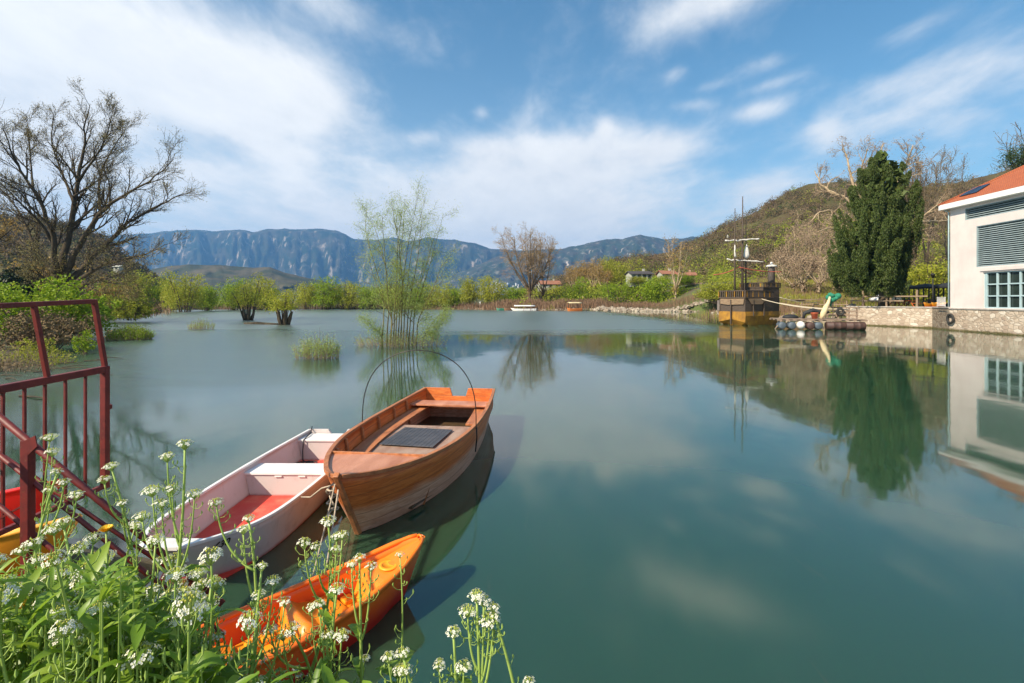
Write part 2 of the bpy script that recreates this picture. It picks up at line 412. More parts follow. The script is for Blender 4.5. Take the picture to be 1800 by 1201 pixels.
SKY_C = [(190, 530), (250, 480), (280, 470), (330, 465), (400, 467), (440, 470), (475, 470), (500, 480), (540, 488), (580, 497), (640, 505), (760, 515), (900, 520)]
o, _ = ridge('low_hills', SKY_C, 1250, 1700, -1.0, m_mid, 45, .10, 0, 160, 24, .03); kind(o, 'structure')

m_hill = rangemat('hill_soil_and_stone', (.09, .07, .04), (.10, .095, .04), (.40, .36, .31), .05, .0)
SKY_D = [(-420, 400), (-250, 385), (-100, 372), (0, 378), (60, 386), (130, 398), (170, 412), (205, 435), (235, 460), (265, 486), (310, 512), (360, 528)]
hill_l, HL = ridge('hill', SKY_D, 190, 300, -1.0, m_hill, 51, .05, 0, 150, 30, .03, .02, 3); kind(hill_l, 'structure')
SKY_E = [(900, 520), (960, 500), (1020, 480), (1080, 462), (1140, 450), (1190, 440), (1235, 423), (1262, 402), (1290, 390), (1330, 372), (1362, 352), (1385, 338), (1420, 324), (1460, 320), (1520, 319), (1600, 327), (1650, 328), (1700, 318), (1760, 302),
         (1810, 290), (1900, 280), (2100, 300), (2400, 340)]
hill_r, HR_ = ridge('wooded_hill', SKY_E, 132, 330, -1.0, m_hill, 61, .045, 0, 260, 46, .03, .02, 3.5); kind(hill_r, 'structure')
hill_r.name = 'hill.001'

# ---- the air between here and the mountains
m_haze = bpy.data.materials.new('air_haze'); m_haze.use_nodes = True; m_haze.node_tree.nodes.clear(); t = NT(m_haze.node_tree)
vo = t.new('ShaderNodeVolumePrincipled'); vo.inputs['Color'].default_value = (.20, .50, 1.0, 1); vo.inputs['Density'].default_value = .00013; vo.inputs['Anisotropy'].default_value = .2
out = t.new('ShaderNodeOutputMaterial'); t.l.new(vo.outputs[0], out.inputs['Volume'])
hz = MB().box((0, 0, 447), (14200, 14200, 906)).build('haze', m_haze); kind(hz, 'stuff'); hz.display_type = 'BOUNDS'
# ================================================================ boats in front
def hull(mb, st, th, ns=5, power=1.35, round_=0.0, mi=0, close_stern=False):
    """st: (ytop, ybot, half beam at rim, half beam at bottom, z rim, z bottom). Outer skin, rim and inner skin in one."""
    def ring(yt, yb, b, bw, zg, zk, t):
        b = max(b - t, .004); bw = max(bw - t, .003); zk = zk + t
        left = []
        for i in range(ns + 1):
            s = i / ns; z = zg + (zk - zg) * s; x = b + (bw - b) * s ** power; y = yt + (yb - yt) * s
            if round_: x = b * math.cos(s * math.pi / 2 * round_) + (bw - b * math.cos(math.pi / 2 * round_)) * s ** 2
            left.append((-x, y, z))
        return left + [(-bw * .5, yb, zk - (.02 if t == 0 else 0)), (bw * .5, yb, zk - (.02 if t == 0 else 0))] + [(-p[0], p[1], p[2]) for p in reversed(left)]
    outer = [ring(*s, 0) for s in st]; inner = [ring(s[0] + (th if i == 0 else 0), s[1] + (th if i == 0 else 0), *s[2:], th) for i, s in enumerate(st)]
    n = len(outer[0])
    a = len(mb.v); mb.loft(outer, close=False, mi=mi)
    b = len(mb.v); mb.loft([list(r) for r in inner], close=False, mi=mi)
    # inner skin faces the other way
    k = (len(st) - 1) * (n - 1)
    for i in range(len(mb.f) - k, len(mb.f)): mb.f[i] = tuple(reversed(mb.f[i]))
    for i in range(len(st) - 1):
        for e in (0, n - 1):
            mb.f.append((a + i * n + e, b + i * n + e, b + (i + 1) * n + e, a + (i + 1) * n + e)); mb.mi.append(mi)
    for e in ([0, len(st) - 1] if close_stern else [0]):
        for q in range(n - 1):
            mb.f.append((a + e * n + q, a + e * n + q + 1, b + e * n + q + 1, b + e * n + q)); mb.mi.append(mi)
    if close_stern:
        mb.f.append(tuple(a + (len(st) - 1) * n + q for q in range(n))); mb.mi.append(mi)
    mb.f.append(tuple(a + q for q in reversed(range(n)))); mb.mi.append(mi)
    return mb
def interp(st, y, k): return float(np.interp(y, [s[0] for s in st], [s[k] for s in st]))
def dense(st, n):
    ys = np.linspace(0, len(st) - 1, n); out = []
    A = np.array(st, float)
    for u in ys:   # Catmull-Rom through the stations
        i = min(int(u), len(st) - 2); f = u - i
        p0, p1, p2, p3 = A[max(i - 1, 0)], A[i], A[i + 1], A[min(i + 2, len(st) - 1)]
        out.append(tuple(.5 * ((2 * p1) + (p2 - p0) * f + (2 * p0 - 5 * p1 + 4 * p2 - p3) * f ** 2 + (3 * p1 - p0 - 3 * p2 + p3) * f ** 3)))
    return out

# ---- varnished wooden rowing boat
m_wood, t = newmat('varnished_planks')
co = t.new('ShaderNodeTexCoord').outputs['Object']; s_ = t.new('ShaderNodeSeparateXYZ'); t.l.new(co, s_.inputs[0])
gr = t.noise(t.mapping(co, scale=(2.2, .5, 9)), 3.0, 7, .65, .3); pt = t.noise(t.mapping(co, scale=(1, .6, 1.6)), 2.3, 5, .6)
zl = t.m('ADD', s_.outputs[2], t.m('MULTIPLY', t.m('SUBTRACT', pt, .5), .22))
top = t.mix(t.ss(gr, .35, .7), (.50, .115, .022), (.69, .205, .045)); low = t.mix(t.ss(gr, .35, .7), (.58, .27, .16), (.76, .44, .30))
c = t.mix(t.ss(zl, .44, .28), top, low)
c = t.mix(t.m('MULTIPLY', t.ss(pt, .62, .76), .65), c, (.14, .045, .015))
c = t.mix(t.ss(zl, .03, -.06), c, (.10, .07, .04))
pl = t.m('FRACT', t.m('MULTIPLY', s_.outputs[2], 6.5)); seam = t.ss(t.m('ABSOLUTE', t.m('SUBTRACT', pl, .5)), .455, .49)
c = t.mix(t.m('MULTIPLY', seam, .55), c, (.12, .04, .015))
t.put(t.bs.inputs['Base Color'], c); t.put(t.bs.inputs['Roughness'], t.m('ADD', .34, t.m('MULTIPLY', pt, .35)))
b = t.new('ShaderNodeBump'); b.inputs['Strength'].default_value = .35; b.inputs['Distance'].default_value = .01
t.put(b.inputs['Height'], t.m('SUBTRACT', gr, t.m('MULTIPLY', seam, 1.2))); t.l.new(b.outputs[0], t.bs.inputs['Normal'])
m_deck = pm('worn_red_deck', (.55, .25, .15), (.40, .145, .07), 4, .42, .3, 40, stretch=(1, .25, 1))
m_inner = pm('worn_orange_boards', (.50, .19, .07), (.30, .10, .035), 5, .5, .3, 40, stretch=(3, .4, 3))
m_greyw = pm('grey_worn_boards', (.36, .25, .19), (.27, .15, .10), 6, .6, .3, 30, stretch=(1, .3, 1))
m_bilge = pm('dark_wet_bilge', (.10, .06, .03), (.05, .035, .02), 5, .35)
m_mat = pm('charcoal_slats', (.075, .075, .085), (.04, .042, .05), 5, .55)
m_rod = pm('dark_metal_rod', (.05, .045, .04), (.025, .02, .02), 10, .4, metal=.6)

WB_Y = Vector((.112, .994, 0)).normalized(); WB_ROT = -math.asin(WB_Y.x)
wb_t = thing('rowing_boat', 'orange varnished wooden rowing boat with a thin hoop arching over it', 'boat', (-2.04, 5.63, 0), WB_ROT)
WST = [(0, .66, .02, .01, .93, -.10), (.18, .74, .20, .05, .90, -.12), (.53, .95, .42, .20, .85, -.14), (1.2, 1.5, .72, .48, .80, -.15), (2.1, 2.3, .95, .72, .77, -.16),
       (3.2, 3.25, 1.04, .86, .74, -.16), (4.4, 4.4, 1.03, .86, .73, -.16), (5.5, 5.45, .97, .80, .74, -.14), (6.5, 6.4, .88, .70, .77, -.10)]
WSD = dense(WST, 40)
hull(MB(), WSD, .035, 7, 1.5).build('hull', m_wood, wb_t, True)
def gun(st, y, side, off=0): return Vector((side * (interp(st, y, 2) + off), y, interp(st, y, 4)))
for sd in (-1, 1):   # rubbing strake and capping on the gunwale
    pts = [gun(WSD, y, sd, .0) + Vector((0, 0, .012)) for y in np.linspace(.02, 6.48, 40)]
    MB().loft([[p + Vector((sd * .022, 0, -.03)), p + Vector((sd * .022, 0, .018)), p + Vector((-sd * .045, 0, .018)), p + Vector((-sd * .045, 0, -.03))] for p in pts], True, True).build('gunwale', m_inner, wb_t, False, .004)
# bow deck
dk = [y for y in np.linspace(.1, 1.25, 12)]
L_ = [gun(WSD, y, -1, -.03) + Vector((0, 0, -.012)) for y in dk]; R_ = [gun(WSD, y, 1, -.03) + Vector((0, 0, -.012)) for y in dk]
mb = MB(); mb.loft([[a, (a + b_) / 2 + Vector((0, 0, .025)), b_, b_ - Vector((0, 0, .03)), a - Vector((0, 0, .03))] for a, b_ in zip(L_, R_)], True, True).build('bow_deck', m_deck, wb_t)
MB().bar(L_[-1] + Vector((0, .012, .006)), R_[-1] + Vector((0, .012, .006)), .03, .06).build('deck_edge', m_inner, wb_t, False, .005)
MB().bar((0, -.015, .97), (0, .62, -.05), .07, .07).build('stem_post', m_inner, wb_t, False, .012)
# transom with a motor notch
def transom(st, y0, notch, depth, th, up=.0):
    b, bw, zg, zk = [interp(st, y0, k) for k in (2, 3, 4, 5)]
    poly = [(-b + .02, 0, zg + up), (-notch - .06, 0, zg + up), (-notch, 0, zg + up - depth), (notch, 0, zg + up - depth), (notch + .06, 0, zg + up), (b - .02, 0, zg + up), (b * .9 + bw * .1 - .02, 0, (zg + zk) / 2), (bw - .02, 0, zk + .02), (-bw + .02, 0, zk + .02), (-b * .9 - bw * .1 + .02, 0, (zg + zk) / 2)]
    return [Vector(p) + Vector((0, y0, 0)) for p in poly]
mb = MB(); mb.prism(transom(WSD, 6.44, .17, .20, .04, .03), (0, .05, 0)); mb.build('transom', m_wood, wb_t, False, .006)
def floorstrip(st, y0, y1, z, th, inset=.05, n=8, x0=None, x1=None):
    mb = MB(); rings = []
    for y in np.linspace(y0, y1, n):
        b, bw, zg, zk = [interp(st, y, k) for k in (2, 3, 4, 5)]
        s = (zg - z) / (zg - zk); w_ = b + (bw - b) * s ** 1.4 - inset
        a = -w_ if x0 is None else x0; c_ = w_ if x1 is None else x1
        rings.append([(a, y, z), (c_, y, z), (c_, y, z - th), (a, y, z - th)])
    return mb.loft(rings, True, True)
floorstrip(WSD, 1.2, 6.35, .10, .03).build('bottom_boards', m_bilge, wb_t)
mb = floorstrip(WSD, 2.35, 4.15, .46, .05, .06); mb.box((0, 4.10, .27), (1.5, .04, .33)); mb.box((0, 2.38, .27), (1.5, .04, .33)); mb.build('platform', m_greyw, wb_t, False, .005)
mb = MB()
for i in range(13): mb.box((-.44 + .0755 * i, 0, .015), (.0725, 1.12, .014))
for y in (-.45, 0, .45): mb.box((.0, y, -.003), (.95, .06, .012))
mb.build('slatted_mat', m_mat, wb_t, False, .004, loc=(-.06, 3.25, .475), rotz=R(-4))
for sd, y0, y1 in ((-1, 1.5, 6.1), (1, 4.2, 6.1)):
    mb = MB(); rings = []
    for y in np.linspace(y0, y1, 12):
        x_out = sd * (interp(WSD, y, 2) - .10); x_in = x_out - sd * .30; z = .50
        rings.append([(x_out, y, z), (x_in, y, z), (x_in, y, z - .035), (x_out, y, z - .035)])
    mb.loft(rings, True, True).build('side_bench', m_inner, wb_t, False, .004)
floorstrip(WSD, 5.45, 5.9, .60, .04, .04, 4).build('thwart', m_deck, wb_t, False, .006)
floorstrip(WSD, 6.0, 6.42, .42, .04, .05, 4).build('stern_seat', m_inner, wb_t, False, .006)
for y in (1.55, 2.1, 2.9, 3.7, 4.5, 5.2):
    for sd in (-1, 1):
        pts = []
        for s in np.linspace(.02, .95, 7):
            b, bw, zg, zk = [interp(WSD, y, k) for k in (2, 3, 4, 5)]
            pts.append(Vector((sd * (b + (bw - b) * s ** 1.5 - .055), y, zg + (zk - zg) * s)))
        mb = MB(); mb.loft([[p + Vector((0, -.025, 0)), p + Vector((0, .025, 0)), p + Vector((-sd * .03, .025, 0)), p + Vector((-sd * .03, -.025, 0))] for p in pts], True, True).build('rib', m_inner, wb_t)
# the hoop: a bent rod from gunwale to gunwale
hp = []
for i in range(41):
    u = i / 40; x = 1.06 * math.cos(math.pi * u); z = .70 + 1.38 * math.sin(math.pi * u) ** .72
    hp.append((x + .02 * math.sin(u * 7), 3.1 + .08 * math.sin(math.pi * u), z))
MB().tube(hp, .009, 6).build('hoop', m_rod, wb_t, True)
MB().tube([(1.07, 3.1, .74), (1.08, 3.08, .55), (1.05, 3.1, .30)], .012, 6).build('hoop_bracket', m_rod, wb_t, True)
mb = MB(); mb.tube([(-.90, 1.35, .36), (-1.0, 2.1, .62)], .014, 6); mb.build('boat_hook', m_greyw, wb_t, True)

# ---- white skiff
m_white, t = newmat('weathered_white_paint')
co = t.new('ShaderNodeTexCoord').outputs['Object']; s_ = t.new('ShaderNodeSeparateXYZ'); t.l.new(co, s_.inputs[0])
d1 = t.noise(co, 3.5, 6, .65); d2 = t.noise(t.mapping(co, scale=(3, 3, .5)), 5, 5, .6)
c = t.mix(t.ss(d1, .5, .75), (.56, .50, .485), (.43, .37, .35)); c = t.mix(t.m('MULTIPLY', t.ss(d2, .58, .78), .5), c, (.36, .30, .25))
c = t.mix(t.ss(t.m('ADD', s_.outputs[2], t.m('MULTIPLY', d1, .08)), .10, .03), c, (.30, .07, .05))
t.put(t.bs.inputs['Base Color'], c); t.bs.inputs['Roughness'].default_value = .42
m_whitetop = pm('white_painted_seat', (.80, .79, .78), (.66, .64, .62), 3, .4)
m_redf, t = newmat('red_painted_floor')
co = t.new('ShaderNodeTexCoord').outputs['Object']; d1 = t.noise(co, 3.2, 6, .65)
c = t.mix(t.ss(d1, .40, .72), (.66, .055, .035), (.70, .16, .10)); c = t.mix(t.m('MULTIPLY', t.ss(d1, .66, .8), .5), c, (.60, .36, .28))
t.put(t.bs.inputs['Base Color'], c); t.bs.inputs['Roughness'].default_value = .5
m_black = pm('black_rubber', (.02, .02, .022), (.012, .012, .012), 10, .6)
sk = thing('skiff', 'white flat-bottomed skiff with a red floor beside the wooden boat', 'boat', (-3.44, 4.72, 0), R(-.6))
SST = [(0, .42, .19, .10, .58, -.04), (.32, .6, .40, .26, .545, -.08), (.65, .8, .55, .42, .51, -.10), (1.15, 1.2, .64, .54, .475, -.11), (2.1, 2.1, .69, .60, .455, -.11), (3.2, 3.2, .68, .59, .45, -.11), (4.75, 4.7, .58, .50, .46, -.08)]
SSD = dense(SST, 30)
hull(MB(), SSD, .028, 6, 1.3).build('hull', m_white, sk, True)
for sd in (-1, 1):
    pts = [gun(SSD, y, sd) for y in np.linspace(.0, 4.74, 30)]
    MB().loft([[p + Vector((sd * .014, 0, -.022)), p + Vector((sd * .014, 0, .010)), p + Vector((-sd * .036, 0, .010)), p + Vector((-sd * .036, 0, -.022))] for p in pts], True, True).build('gunwale', m_whitetop, sk, False, .004)
mb = MB(); mb.loft([[gun(SSD, y, -1, -.02), gun(SSD, y, 1, -.02), gun(SSD, y, 1, -.02) - Vector((0, 0, .03)), gun(SSD, y, -1, -.02) - Vector((0, 0, .03))] for y in (.0, .12, .24)], True, True).build('bow_deck', m_whitetop, sk)
MB().prism(transom(SSD, 4.70, .13, .09, .04, .015), (0, .04, 0)).build('transom', m_white, sk, False, .005)
floorstrip(SSD, .42, 4.68, .02, .02, .03, 16).build('floor', m_redf, sk)
for nm, y0, y1, z in (('thwart', 2.62, 3.06, .37), ('stern_seat', 4.25, 4.68, .40)):
    floorstrip(SSD, y0, y1, z, .035, .03, 4).build(nm, m_whitetop, sk, False, .006)
    mb = MB(); b = interp(SSD, y0, 2); bw = interp(SSD, y0, 3)
    mb.prism([(-b + .04, y0 + .02, z - .04), (b - .04, y0 + .02, z - .04), (bw - .03, y0 + .02, .0), (-bw + .03, y0 + .02, .0)], (0, .02, 0)).build('seat_front', m_white, sk)
for x in (-.14, .22): MB().box((x, 2.625, .315), (.11, .012, .022)).build('hinge', m_whitetop, sk, False, .003)
cab = [(-.47, 4.74, .52), (-.44, 4.6, .43), (-.42, 4.4, .425), (-.42, 4.235, .40), (-.43, 4.22, .20), (-.40, 4.16, .05)]
for i in range(30): cab.append((-.36 + .12 * math.cos(i * .75) + .006 * i, 4.02 + .09 * math.sin(i * .75), .045 + .012 * math.sin(i * 1.7)))
tag(MB().tube(cab, .011, 6).build('cable', m_black, None, True, loc=sk.location), 'black cable trailing from the white boat stern seat into a coil', 'cable')
cu = bpy.data.curves.new('numerals', 'FONT'); cu.body = '630'; cu.size = .105; cu.shear = .28; cu.extrude = .0015; cu.offset = .003; cu.align_x = 'CENTER'; cu.align_y = 'CENTER'
to = bpy.data.objects.new('tmp', cu); COL.objects.link(to); dg = bpy.context.evaluated_depsgraph_get(); me = bpy.data.meshes.new_from_object(to.evaluated_get(dg)); bpy.data.objects.remove(to)
no = bpy.data.objects.new('registration_number', me); COL.objects.link(no); me.materials.clear(); me.materials.append(m_black); no.parent = sk
y_ = .31; pA, pB = gun(SSD, y_ - .1, 1), gun(SSD, y_ + .1, 1); xd = (pB - pA).normalized(); xd.z = 0; xd.normalize()
mid = Vector((interp(SSD, y_, 2) * .965 + interp(SSD, y_, 3) * .035, y_ + .02, interp(SSD, y_, 4) - .085)); nz_ = xd.cross(Vector((0, 0, 1)))
up_ = (Vector((0, 0, 1)) + nz_ * .25).normalized(); nz_ = xd.cross(up_).normalized()
Mx = Matrix((xd, up_, nz_)).transposed().to_4x4(); Mx.translation = mid + nz_ * .03; no.matrix_local = Mx

# ---- sit-in plastic kayaks
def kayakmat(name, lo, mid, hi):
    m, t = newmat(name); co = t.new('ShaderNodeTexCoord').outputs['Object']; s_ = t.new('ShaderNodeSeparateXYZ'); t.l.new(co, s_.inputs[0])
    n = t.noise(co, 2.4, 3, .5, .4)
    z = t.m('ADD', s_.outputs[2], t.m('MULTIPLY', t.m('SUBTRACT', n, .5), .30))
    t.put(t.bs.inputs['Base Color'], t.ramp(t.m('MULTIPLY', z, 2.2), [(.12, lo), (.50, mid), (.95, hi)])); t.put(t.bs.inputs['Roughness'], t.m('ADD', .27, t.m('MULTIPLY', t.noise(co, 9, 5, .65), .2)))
    b = t.new('ShaderNodeBump'); b.inputs['Strength'].default_value = .15; b.inputs['Distance'].default_value = .01
    t.put(b.inputs['Height'], t.noise(co, 16, 3, .5)); t.l.new(b.outputs[0], t.bs.inputs['Normal'])
    return m
KH = [(0, .24, .03, .012, .53, .02), (.07, .34, .085, .03, .525, -.02), (.22, .5, .155, .07, .485, -.06), (.5, .7, .245, .14, .42, -.09), (.9, 1.0, .315, .21, .365, -.11), (1.4, 1.4, .355, .25, .335, -.12)]
KST = KH + [(3.1 - s[0], 3.1 - s[1], *s[2:]) for s in reversed(KH[:-1])]; KST.insert(6, (1.7, 1.7, .355, .25, .335, -.12)) if KH[-1][0] < 1.55 else None
KSD = dense(sorted(KST, key=lambda s: s[0]), 44)
def kayak(label, loc, rotz, mh, mi_, group=None, tilt=None):
    k = thing('kayak', label, 'kayak', loc, rotz, group)
    if tilt: k.rotation_euler = (tilt[0], tilt[1], rotz)
    hull(MB(), KSD, .035, 7, 1.35, close_stern=True).build('hull', mh, k, True)
    for sd in (-1, 1):
        pts = [gun(KSD, y, sd, -.018) for y in np.linspace(.04, 3.06, 46)]
        MB().tube(pts, [.026 if 2 < i < 43 else .020 for i in range(46)], 8).build('rim', mh, k, True)
    floorstrip(KSD, .6, 2.5, .13, .03, .075, 20).build('floor', mi_, k, True)
    for y0, sg in ((0, 1), (3.1, -1)):     # end decks with a hatch, then a steep panel down to the floor
        Y = lambda u: y0 + sg * u
        W_ = lambda u, z: max(.01, (interp(KSD, Y(u), 2) - .04) * (1 - .45 * max(0, interp(KSD, Y(u), 4) - z) / .3) - .008)
        rr = [[(-W_(u, z), Y(u), z), (0, Y(u), z + .012), (W_(u, z), Y(u), z)] for u, z in ((.06, .50), (.2, .445), (.36, .385), (.56, .345), (.60, .33), (.72, .12))]
        mb = MB().loft(rr, False)
        if sg < 0: mb.f = [tuple(reversed(f)) for f in mb.f]
        mb.build('end_deck', mi_, k, False)
        MB().lathe([(.085, 0), (.092, .006), (.088, .014), (.06, .018), (.058, .012)], (0, 0, 0), 24).build('hatch', mi_, k, True, loc=(0, Y(.42), .375))
        mb = MB(); mb.tube([(.03 * math.cos(a) * 1.0, Y(.045) + .0 * a, .515 + .034 * math.sin(a)) for a in np.linspace(0, math.pi, 9)], .011, 8); mb.build('grab_handle', mh, k, True)
    for y in (1.05, 1.95):
        mb = MB(); wv = interp(KSD, y, 2) * .66
        mb.loft([[(-wv, y + u, .12), (-wv, y + u, z), (-wv * .5, y + u, z - dz_), (0, y + u, z - dz_ * 1.3), (wv * .5, y + u, z - dz_), (wv, y + u, z), (wv, y + u, .12)] for u, z, dz_ in ((-.2, .16, 0), (-.14, .22, .03), (.05, .235, .05), (.16, .27, .04), (.23, .33, .02), (.29, .33, .015), (.33, .17, .0))], False, False).build('seat', mi_, k, True)
    for y in (.78, 1.5, 1.62, 2.35):
        for sd in (-1, 1): MB().box((sd * .13, y, .145), (.1, .1, .05)).build('foot_brace', mi_, k, False, .012)
    for sd in (-1, 1):
        y = 1.35; g_ = gun(KSD, y, sd, .012)
        MB().tube([g_ + Vector((0, -.09, -.06)), g_ + Vector((sd * .025, -.07, -.055)), g_ + Vector((sd * .028, .07, -.055)), g_ + Vector((0, .09, -.06))], .010, 6).build('side_handle', mh, k, True)
    return k
m_kor = kayakmat('orange_red_plastic', (.62, .022, .008), (.86, .10, .008), (.90, .20, .012)); m_koi = kayakmat('amber_orange_plastic', (.90, .36, .02), (.90, .24, .012), (.90, .20, .02))
m_krd = kayakmat('scarlet_plastic', (.60, .015, .012), (.72, .02, .018), (.72, .02, .022)); m_kyl = kayakmat('marbled_orange_yellow_plastic', (.82, .10, .006), (.90, .27, .012), (.92, .42, .05))
tip, tail = Vector((-.93, 5.07, 0)), Vector((-3.05, 2.82, 0)); kd = (tail - tip).normalized()
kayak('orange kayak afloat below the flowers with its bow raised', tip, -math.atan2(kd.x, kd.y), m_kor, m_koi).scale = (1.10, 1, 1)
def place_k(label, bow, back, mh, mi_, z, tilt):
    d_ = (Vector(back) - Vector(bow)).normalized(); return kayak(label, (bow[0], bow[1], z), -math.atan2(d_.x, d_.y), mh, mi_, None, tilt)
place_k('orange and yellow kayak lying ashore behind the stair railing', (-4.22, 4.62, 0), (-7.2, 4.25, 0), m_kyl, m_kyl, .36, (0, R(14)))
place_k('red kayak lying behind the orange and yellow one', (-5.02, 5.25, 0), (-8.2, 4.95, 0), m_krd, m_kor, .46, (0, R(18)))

# ---- mooring ropes
m_rope = pm('old_rope', (.50, .42, .32), (.34, .27, .2), 40, .9)
m_rope2 = pm('pale_rope', (.62, .55, .42), (.45, .38, .28), 40, .9)
def sag(a, b, s, n=14): return [Vector(a).lerp(Vector(b), i / n) + Vector((0, 0, -s * 4 * (i / n) * (1 - i / n))) for i in range(n + 1)]
bw_ = Vector((-2.05, 5.68, .78))
tag(MB().tube(sag(bw_ + Vector((.02, -.03, 0)), (-1.98, 5.05, -.05), .02), .010, 6).build('mooring_rope', m_rope, None, True), 'thin rope running down from the wooden bow into the water', 'rope')
tag(MB().tube(sag(bw_ + Vector((-.03, 0, .05)), (-2.16, 5.2, -.04), .015), .009, 6).build('mooring_rope', m_rope, None, True), 'thin rope hanging to the left of the wooden bow post', 'rope')
cp_ = []
for i in range(60):
    a = i * .62; w1, w2 = math.sin(i * .37), math.sin(i * .23 + 1); cp_.append(Vector((-2.13 + (.05 + .035 * w1) * math.cos(a) + .035 * w2, 5.74 + (.05 + .02 * w2) * math.sin(a), .82 - .0062 * i + .05 * math.sin(a + w1) * w2)))
cp_ = [Vector((-2.70, 6.2, .47)), Vector((-2.5, 6.0, .55)), Vector((-2.3, 5.85, .72))] + cp_
tag(MB().tube(cp_, .009, 6).build('tied_rope', m_rope, None, True), 'knotted coil of rope tying the white skiff to the wooden bow', 'rope')
# ================================================================ red iron gate and stair rail, left foreground
m_red, t = newmat('oxide_red_painted_iron')
co = t.new('ShaderNodeTexCoord').outputs['Object']; n1 = t.noise(co, 9, 6, .65); n2 = t.noise(co, 38, 4, .6)
c = t.mix(t.ss(n1, .42, .62), (.17, .022, .018), (.115, .016, .014)); c = t.mix(t.m('MULTIPLY', t.ss(n2, .6, .72), .7), c, (.16, .06, .03))
t.put(t.bs.inputs['Base Color'], c); t.put(t.bs.inputs['Roughness'], t.m('ADD', .38, t.m('MULTIPLY', n1, .3)))
b = t.new('ShaderNodeBump'); b.inputs['Strength'].default_value = .25; b.inputs['Distance'].default_value = .004; t.put(b.inputs['Height'], n2); t.l.new(b.outputs[0], t.bs.inputs['Normal'])
GX_ = -3.83
def gp(px, py):   # a point of the gate's own plane, x = GX_
    d = GX_ * FPX / (px - CXP); return Vector((GX_, d, CAMH - (py - YH) / FPX * d))
ga = thing('gate', 'red iron railing gate with upright bars and a raised open frame', 'gate', (GX_, 4.57, 1.2))
o_ = Vector(ga.location)
y0, y1 = 2.2, 4.57
zt = lambda y: 2.33 + (y - 3.6) * .018
MB().bar(Vector((GX_, y0, zt(y0))) - o_, Vector((GX_, y1, zt(y1))) - o_, .05, .06).build('top_rail', m_red, ga, False, .006)
MB().bar(Vector((GX_, y0, 1.27)) - o_, Vector((GX_, y1, 1.25)) - o_, .04, .04).build('bottom_rail', m_red, ga, False, .005)
MB().bar(Vector((GX_, y1 - .02, 1.225)) - o_, Vector((GX_, y1 - .02, zt(y1) + .03)) - o_, .055, .055).build('post', m_red, ga, False, .006)
MB().box(Vector((GX_, y1 + .025, 1.98)) - o_, (.02, .06, .045)).build('latch', m_red, ga, False, .004)
for px in (150, 115, 79, 43, 5, -40, -95, -160, -250, -370):
    y = GX_ * FPX / (px - CXP)
    MB().bar(Vector((GX_, y, 1.285)) - o_, Vector((GX_, y, zt(y) - .028)) - o_, .020, .020).build('bar', m_red, ga, False, .003)
f1, f2, f3 = Vector((GX_, 2.2, 2.90)), Vector((GX_, 4.43, 2.985)), Vector((GX_, y1 - .02, zt(y1) + .02))
mb = MB(); mb.bar(f1 - o_, f2 - o_, .04, .04); mb.bar(f2 + Vector((0, 0, .018)) - o_, f3 - o_, .038, .038); mb.build('upper_frame', m_red, ga, False, .005)
q = GX_ * FPX / (60 - CXP); q2 = GX_ * FPX / (83 - CXP)
MB().bar(Vector((GX_, q, 2.90 + (q - 2.2) * .038 - .02)) - o_, Vector((GX_, q2, zt(q2) + .03)) - o_, .034, .034).build('frame_bar', m_red, ga, False, .004)

sr = thing('stair_railing', 'sloping red tubular stair rail descending towards the water', 'railing', P(50, 915, 3.32))
o_ = Vector(sr.location)
def rail(nm, a, b_, r): MB().tube([Vector(a) - o_, Vector(b_) - o_], r, 10).build(nm, m_red, sr, True)
rail('handrail', P(-160, 600, 3.3), P(392, 1062, 3.38), .022)
rail('mid_rail', P(-160, 672, 3.34), P(394, 1118, 3.40), .016)
rail('mid_rail', P(-160, 690, 3.85), P(350, 1035, 3.9), .016)
rail('mid_rail', P(-160, 760, 3.36), P(330, 1160, 3.40), .016)
MB().bar(P(49, 772, 3.34) - o_, P(49, 1090, 3.34) - o_, .058, .058).build('post', m_red, sr, False, .006)
MB().bar(P(328, 1012, 3.36) - o_, P(328, 1210, 3.36) - o_, .045, .045).build('post', m_red, sr, False, .006)
MB().prism([P(41, 776, 3.305) - o_, P(61, 766, 3.305) - o_, P(65, 785, 3.305) - o_, P(49, 800, 3.305) - o_], (0, .008, 0)).build('gusset_plate', m_red, sr)
MB().bar(P(-60, 945, 3.4) - o_, P(44, 887, 3.4) - o_, .03, .012).build('brace', m_red, sr)
# ================================================================ quay, building, ship and raft on the right
m_stone, t = newmat('rubble_stone')
co = t.new('ShaderNodeTexCoord').outputs['Object']; s_ = t.new('ShaderNodeSeparateXYZ'); t.l.new(co, s_.inputs[0])
wv = t.mapping(co, scale=(1, 1, 1.45))
nz3 = t.new('ShaderNodeTexNoise'); t.put(nz3.inputs['Vector'], co); nz3.inputs['Scale'].default_value = 2.5
vm = t.new('ShaderNodeVectorMath', operation='MULTIPLY_ADD'); t.l.new(nz3.outputs['Color'], vm.inputs[0]); vm.inputs[1].default_value = (.25, .25, .25); t.l.new(wv, vm.inputs[2])
vo1 = t.new('ShaderNodeTexVoronoi', feature='DISTANCE_TO_EDGE'); vo1.inputs['Scale'].default_value = 2.3; t.l.new(vm.outputs[0], vo1.inputs['Vector'])
vo2 = t.new('ShaderNodeTexVoronoi'); vo2.inputs['Scale'].default_value = 2.3; t.l.new(vm.outputs[0], vo2.inputs['Vector'])
sc_ = t.new('ShaderNodeSeparateColor'); t.l.new(vo2.outputs['Color'], sc_.inputs[0])
c = t.ramp(sc_.outputs[0], [(0, (.33, .25, .19)), (.35, (.42, .33, .25)), (.7, (.50, .41, .32)), (1, (.62, .55, .46))])
c = t.mix(t.m('MULTIPLY', t.ss(t.noise(co, 6, 5, .65), .45, .7), .35), c, (.24, .18, .13))
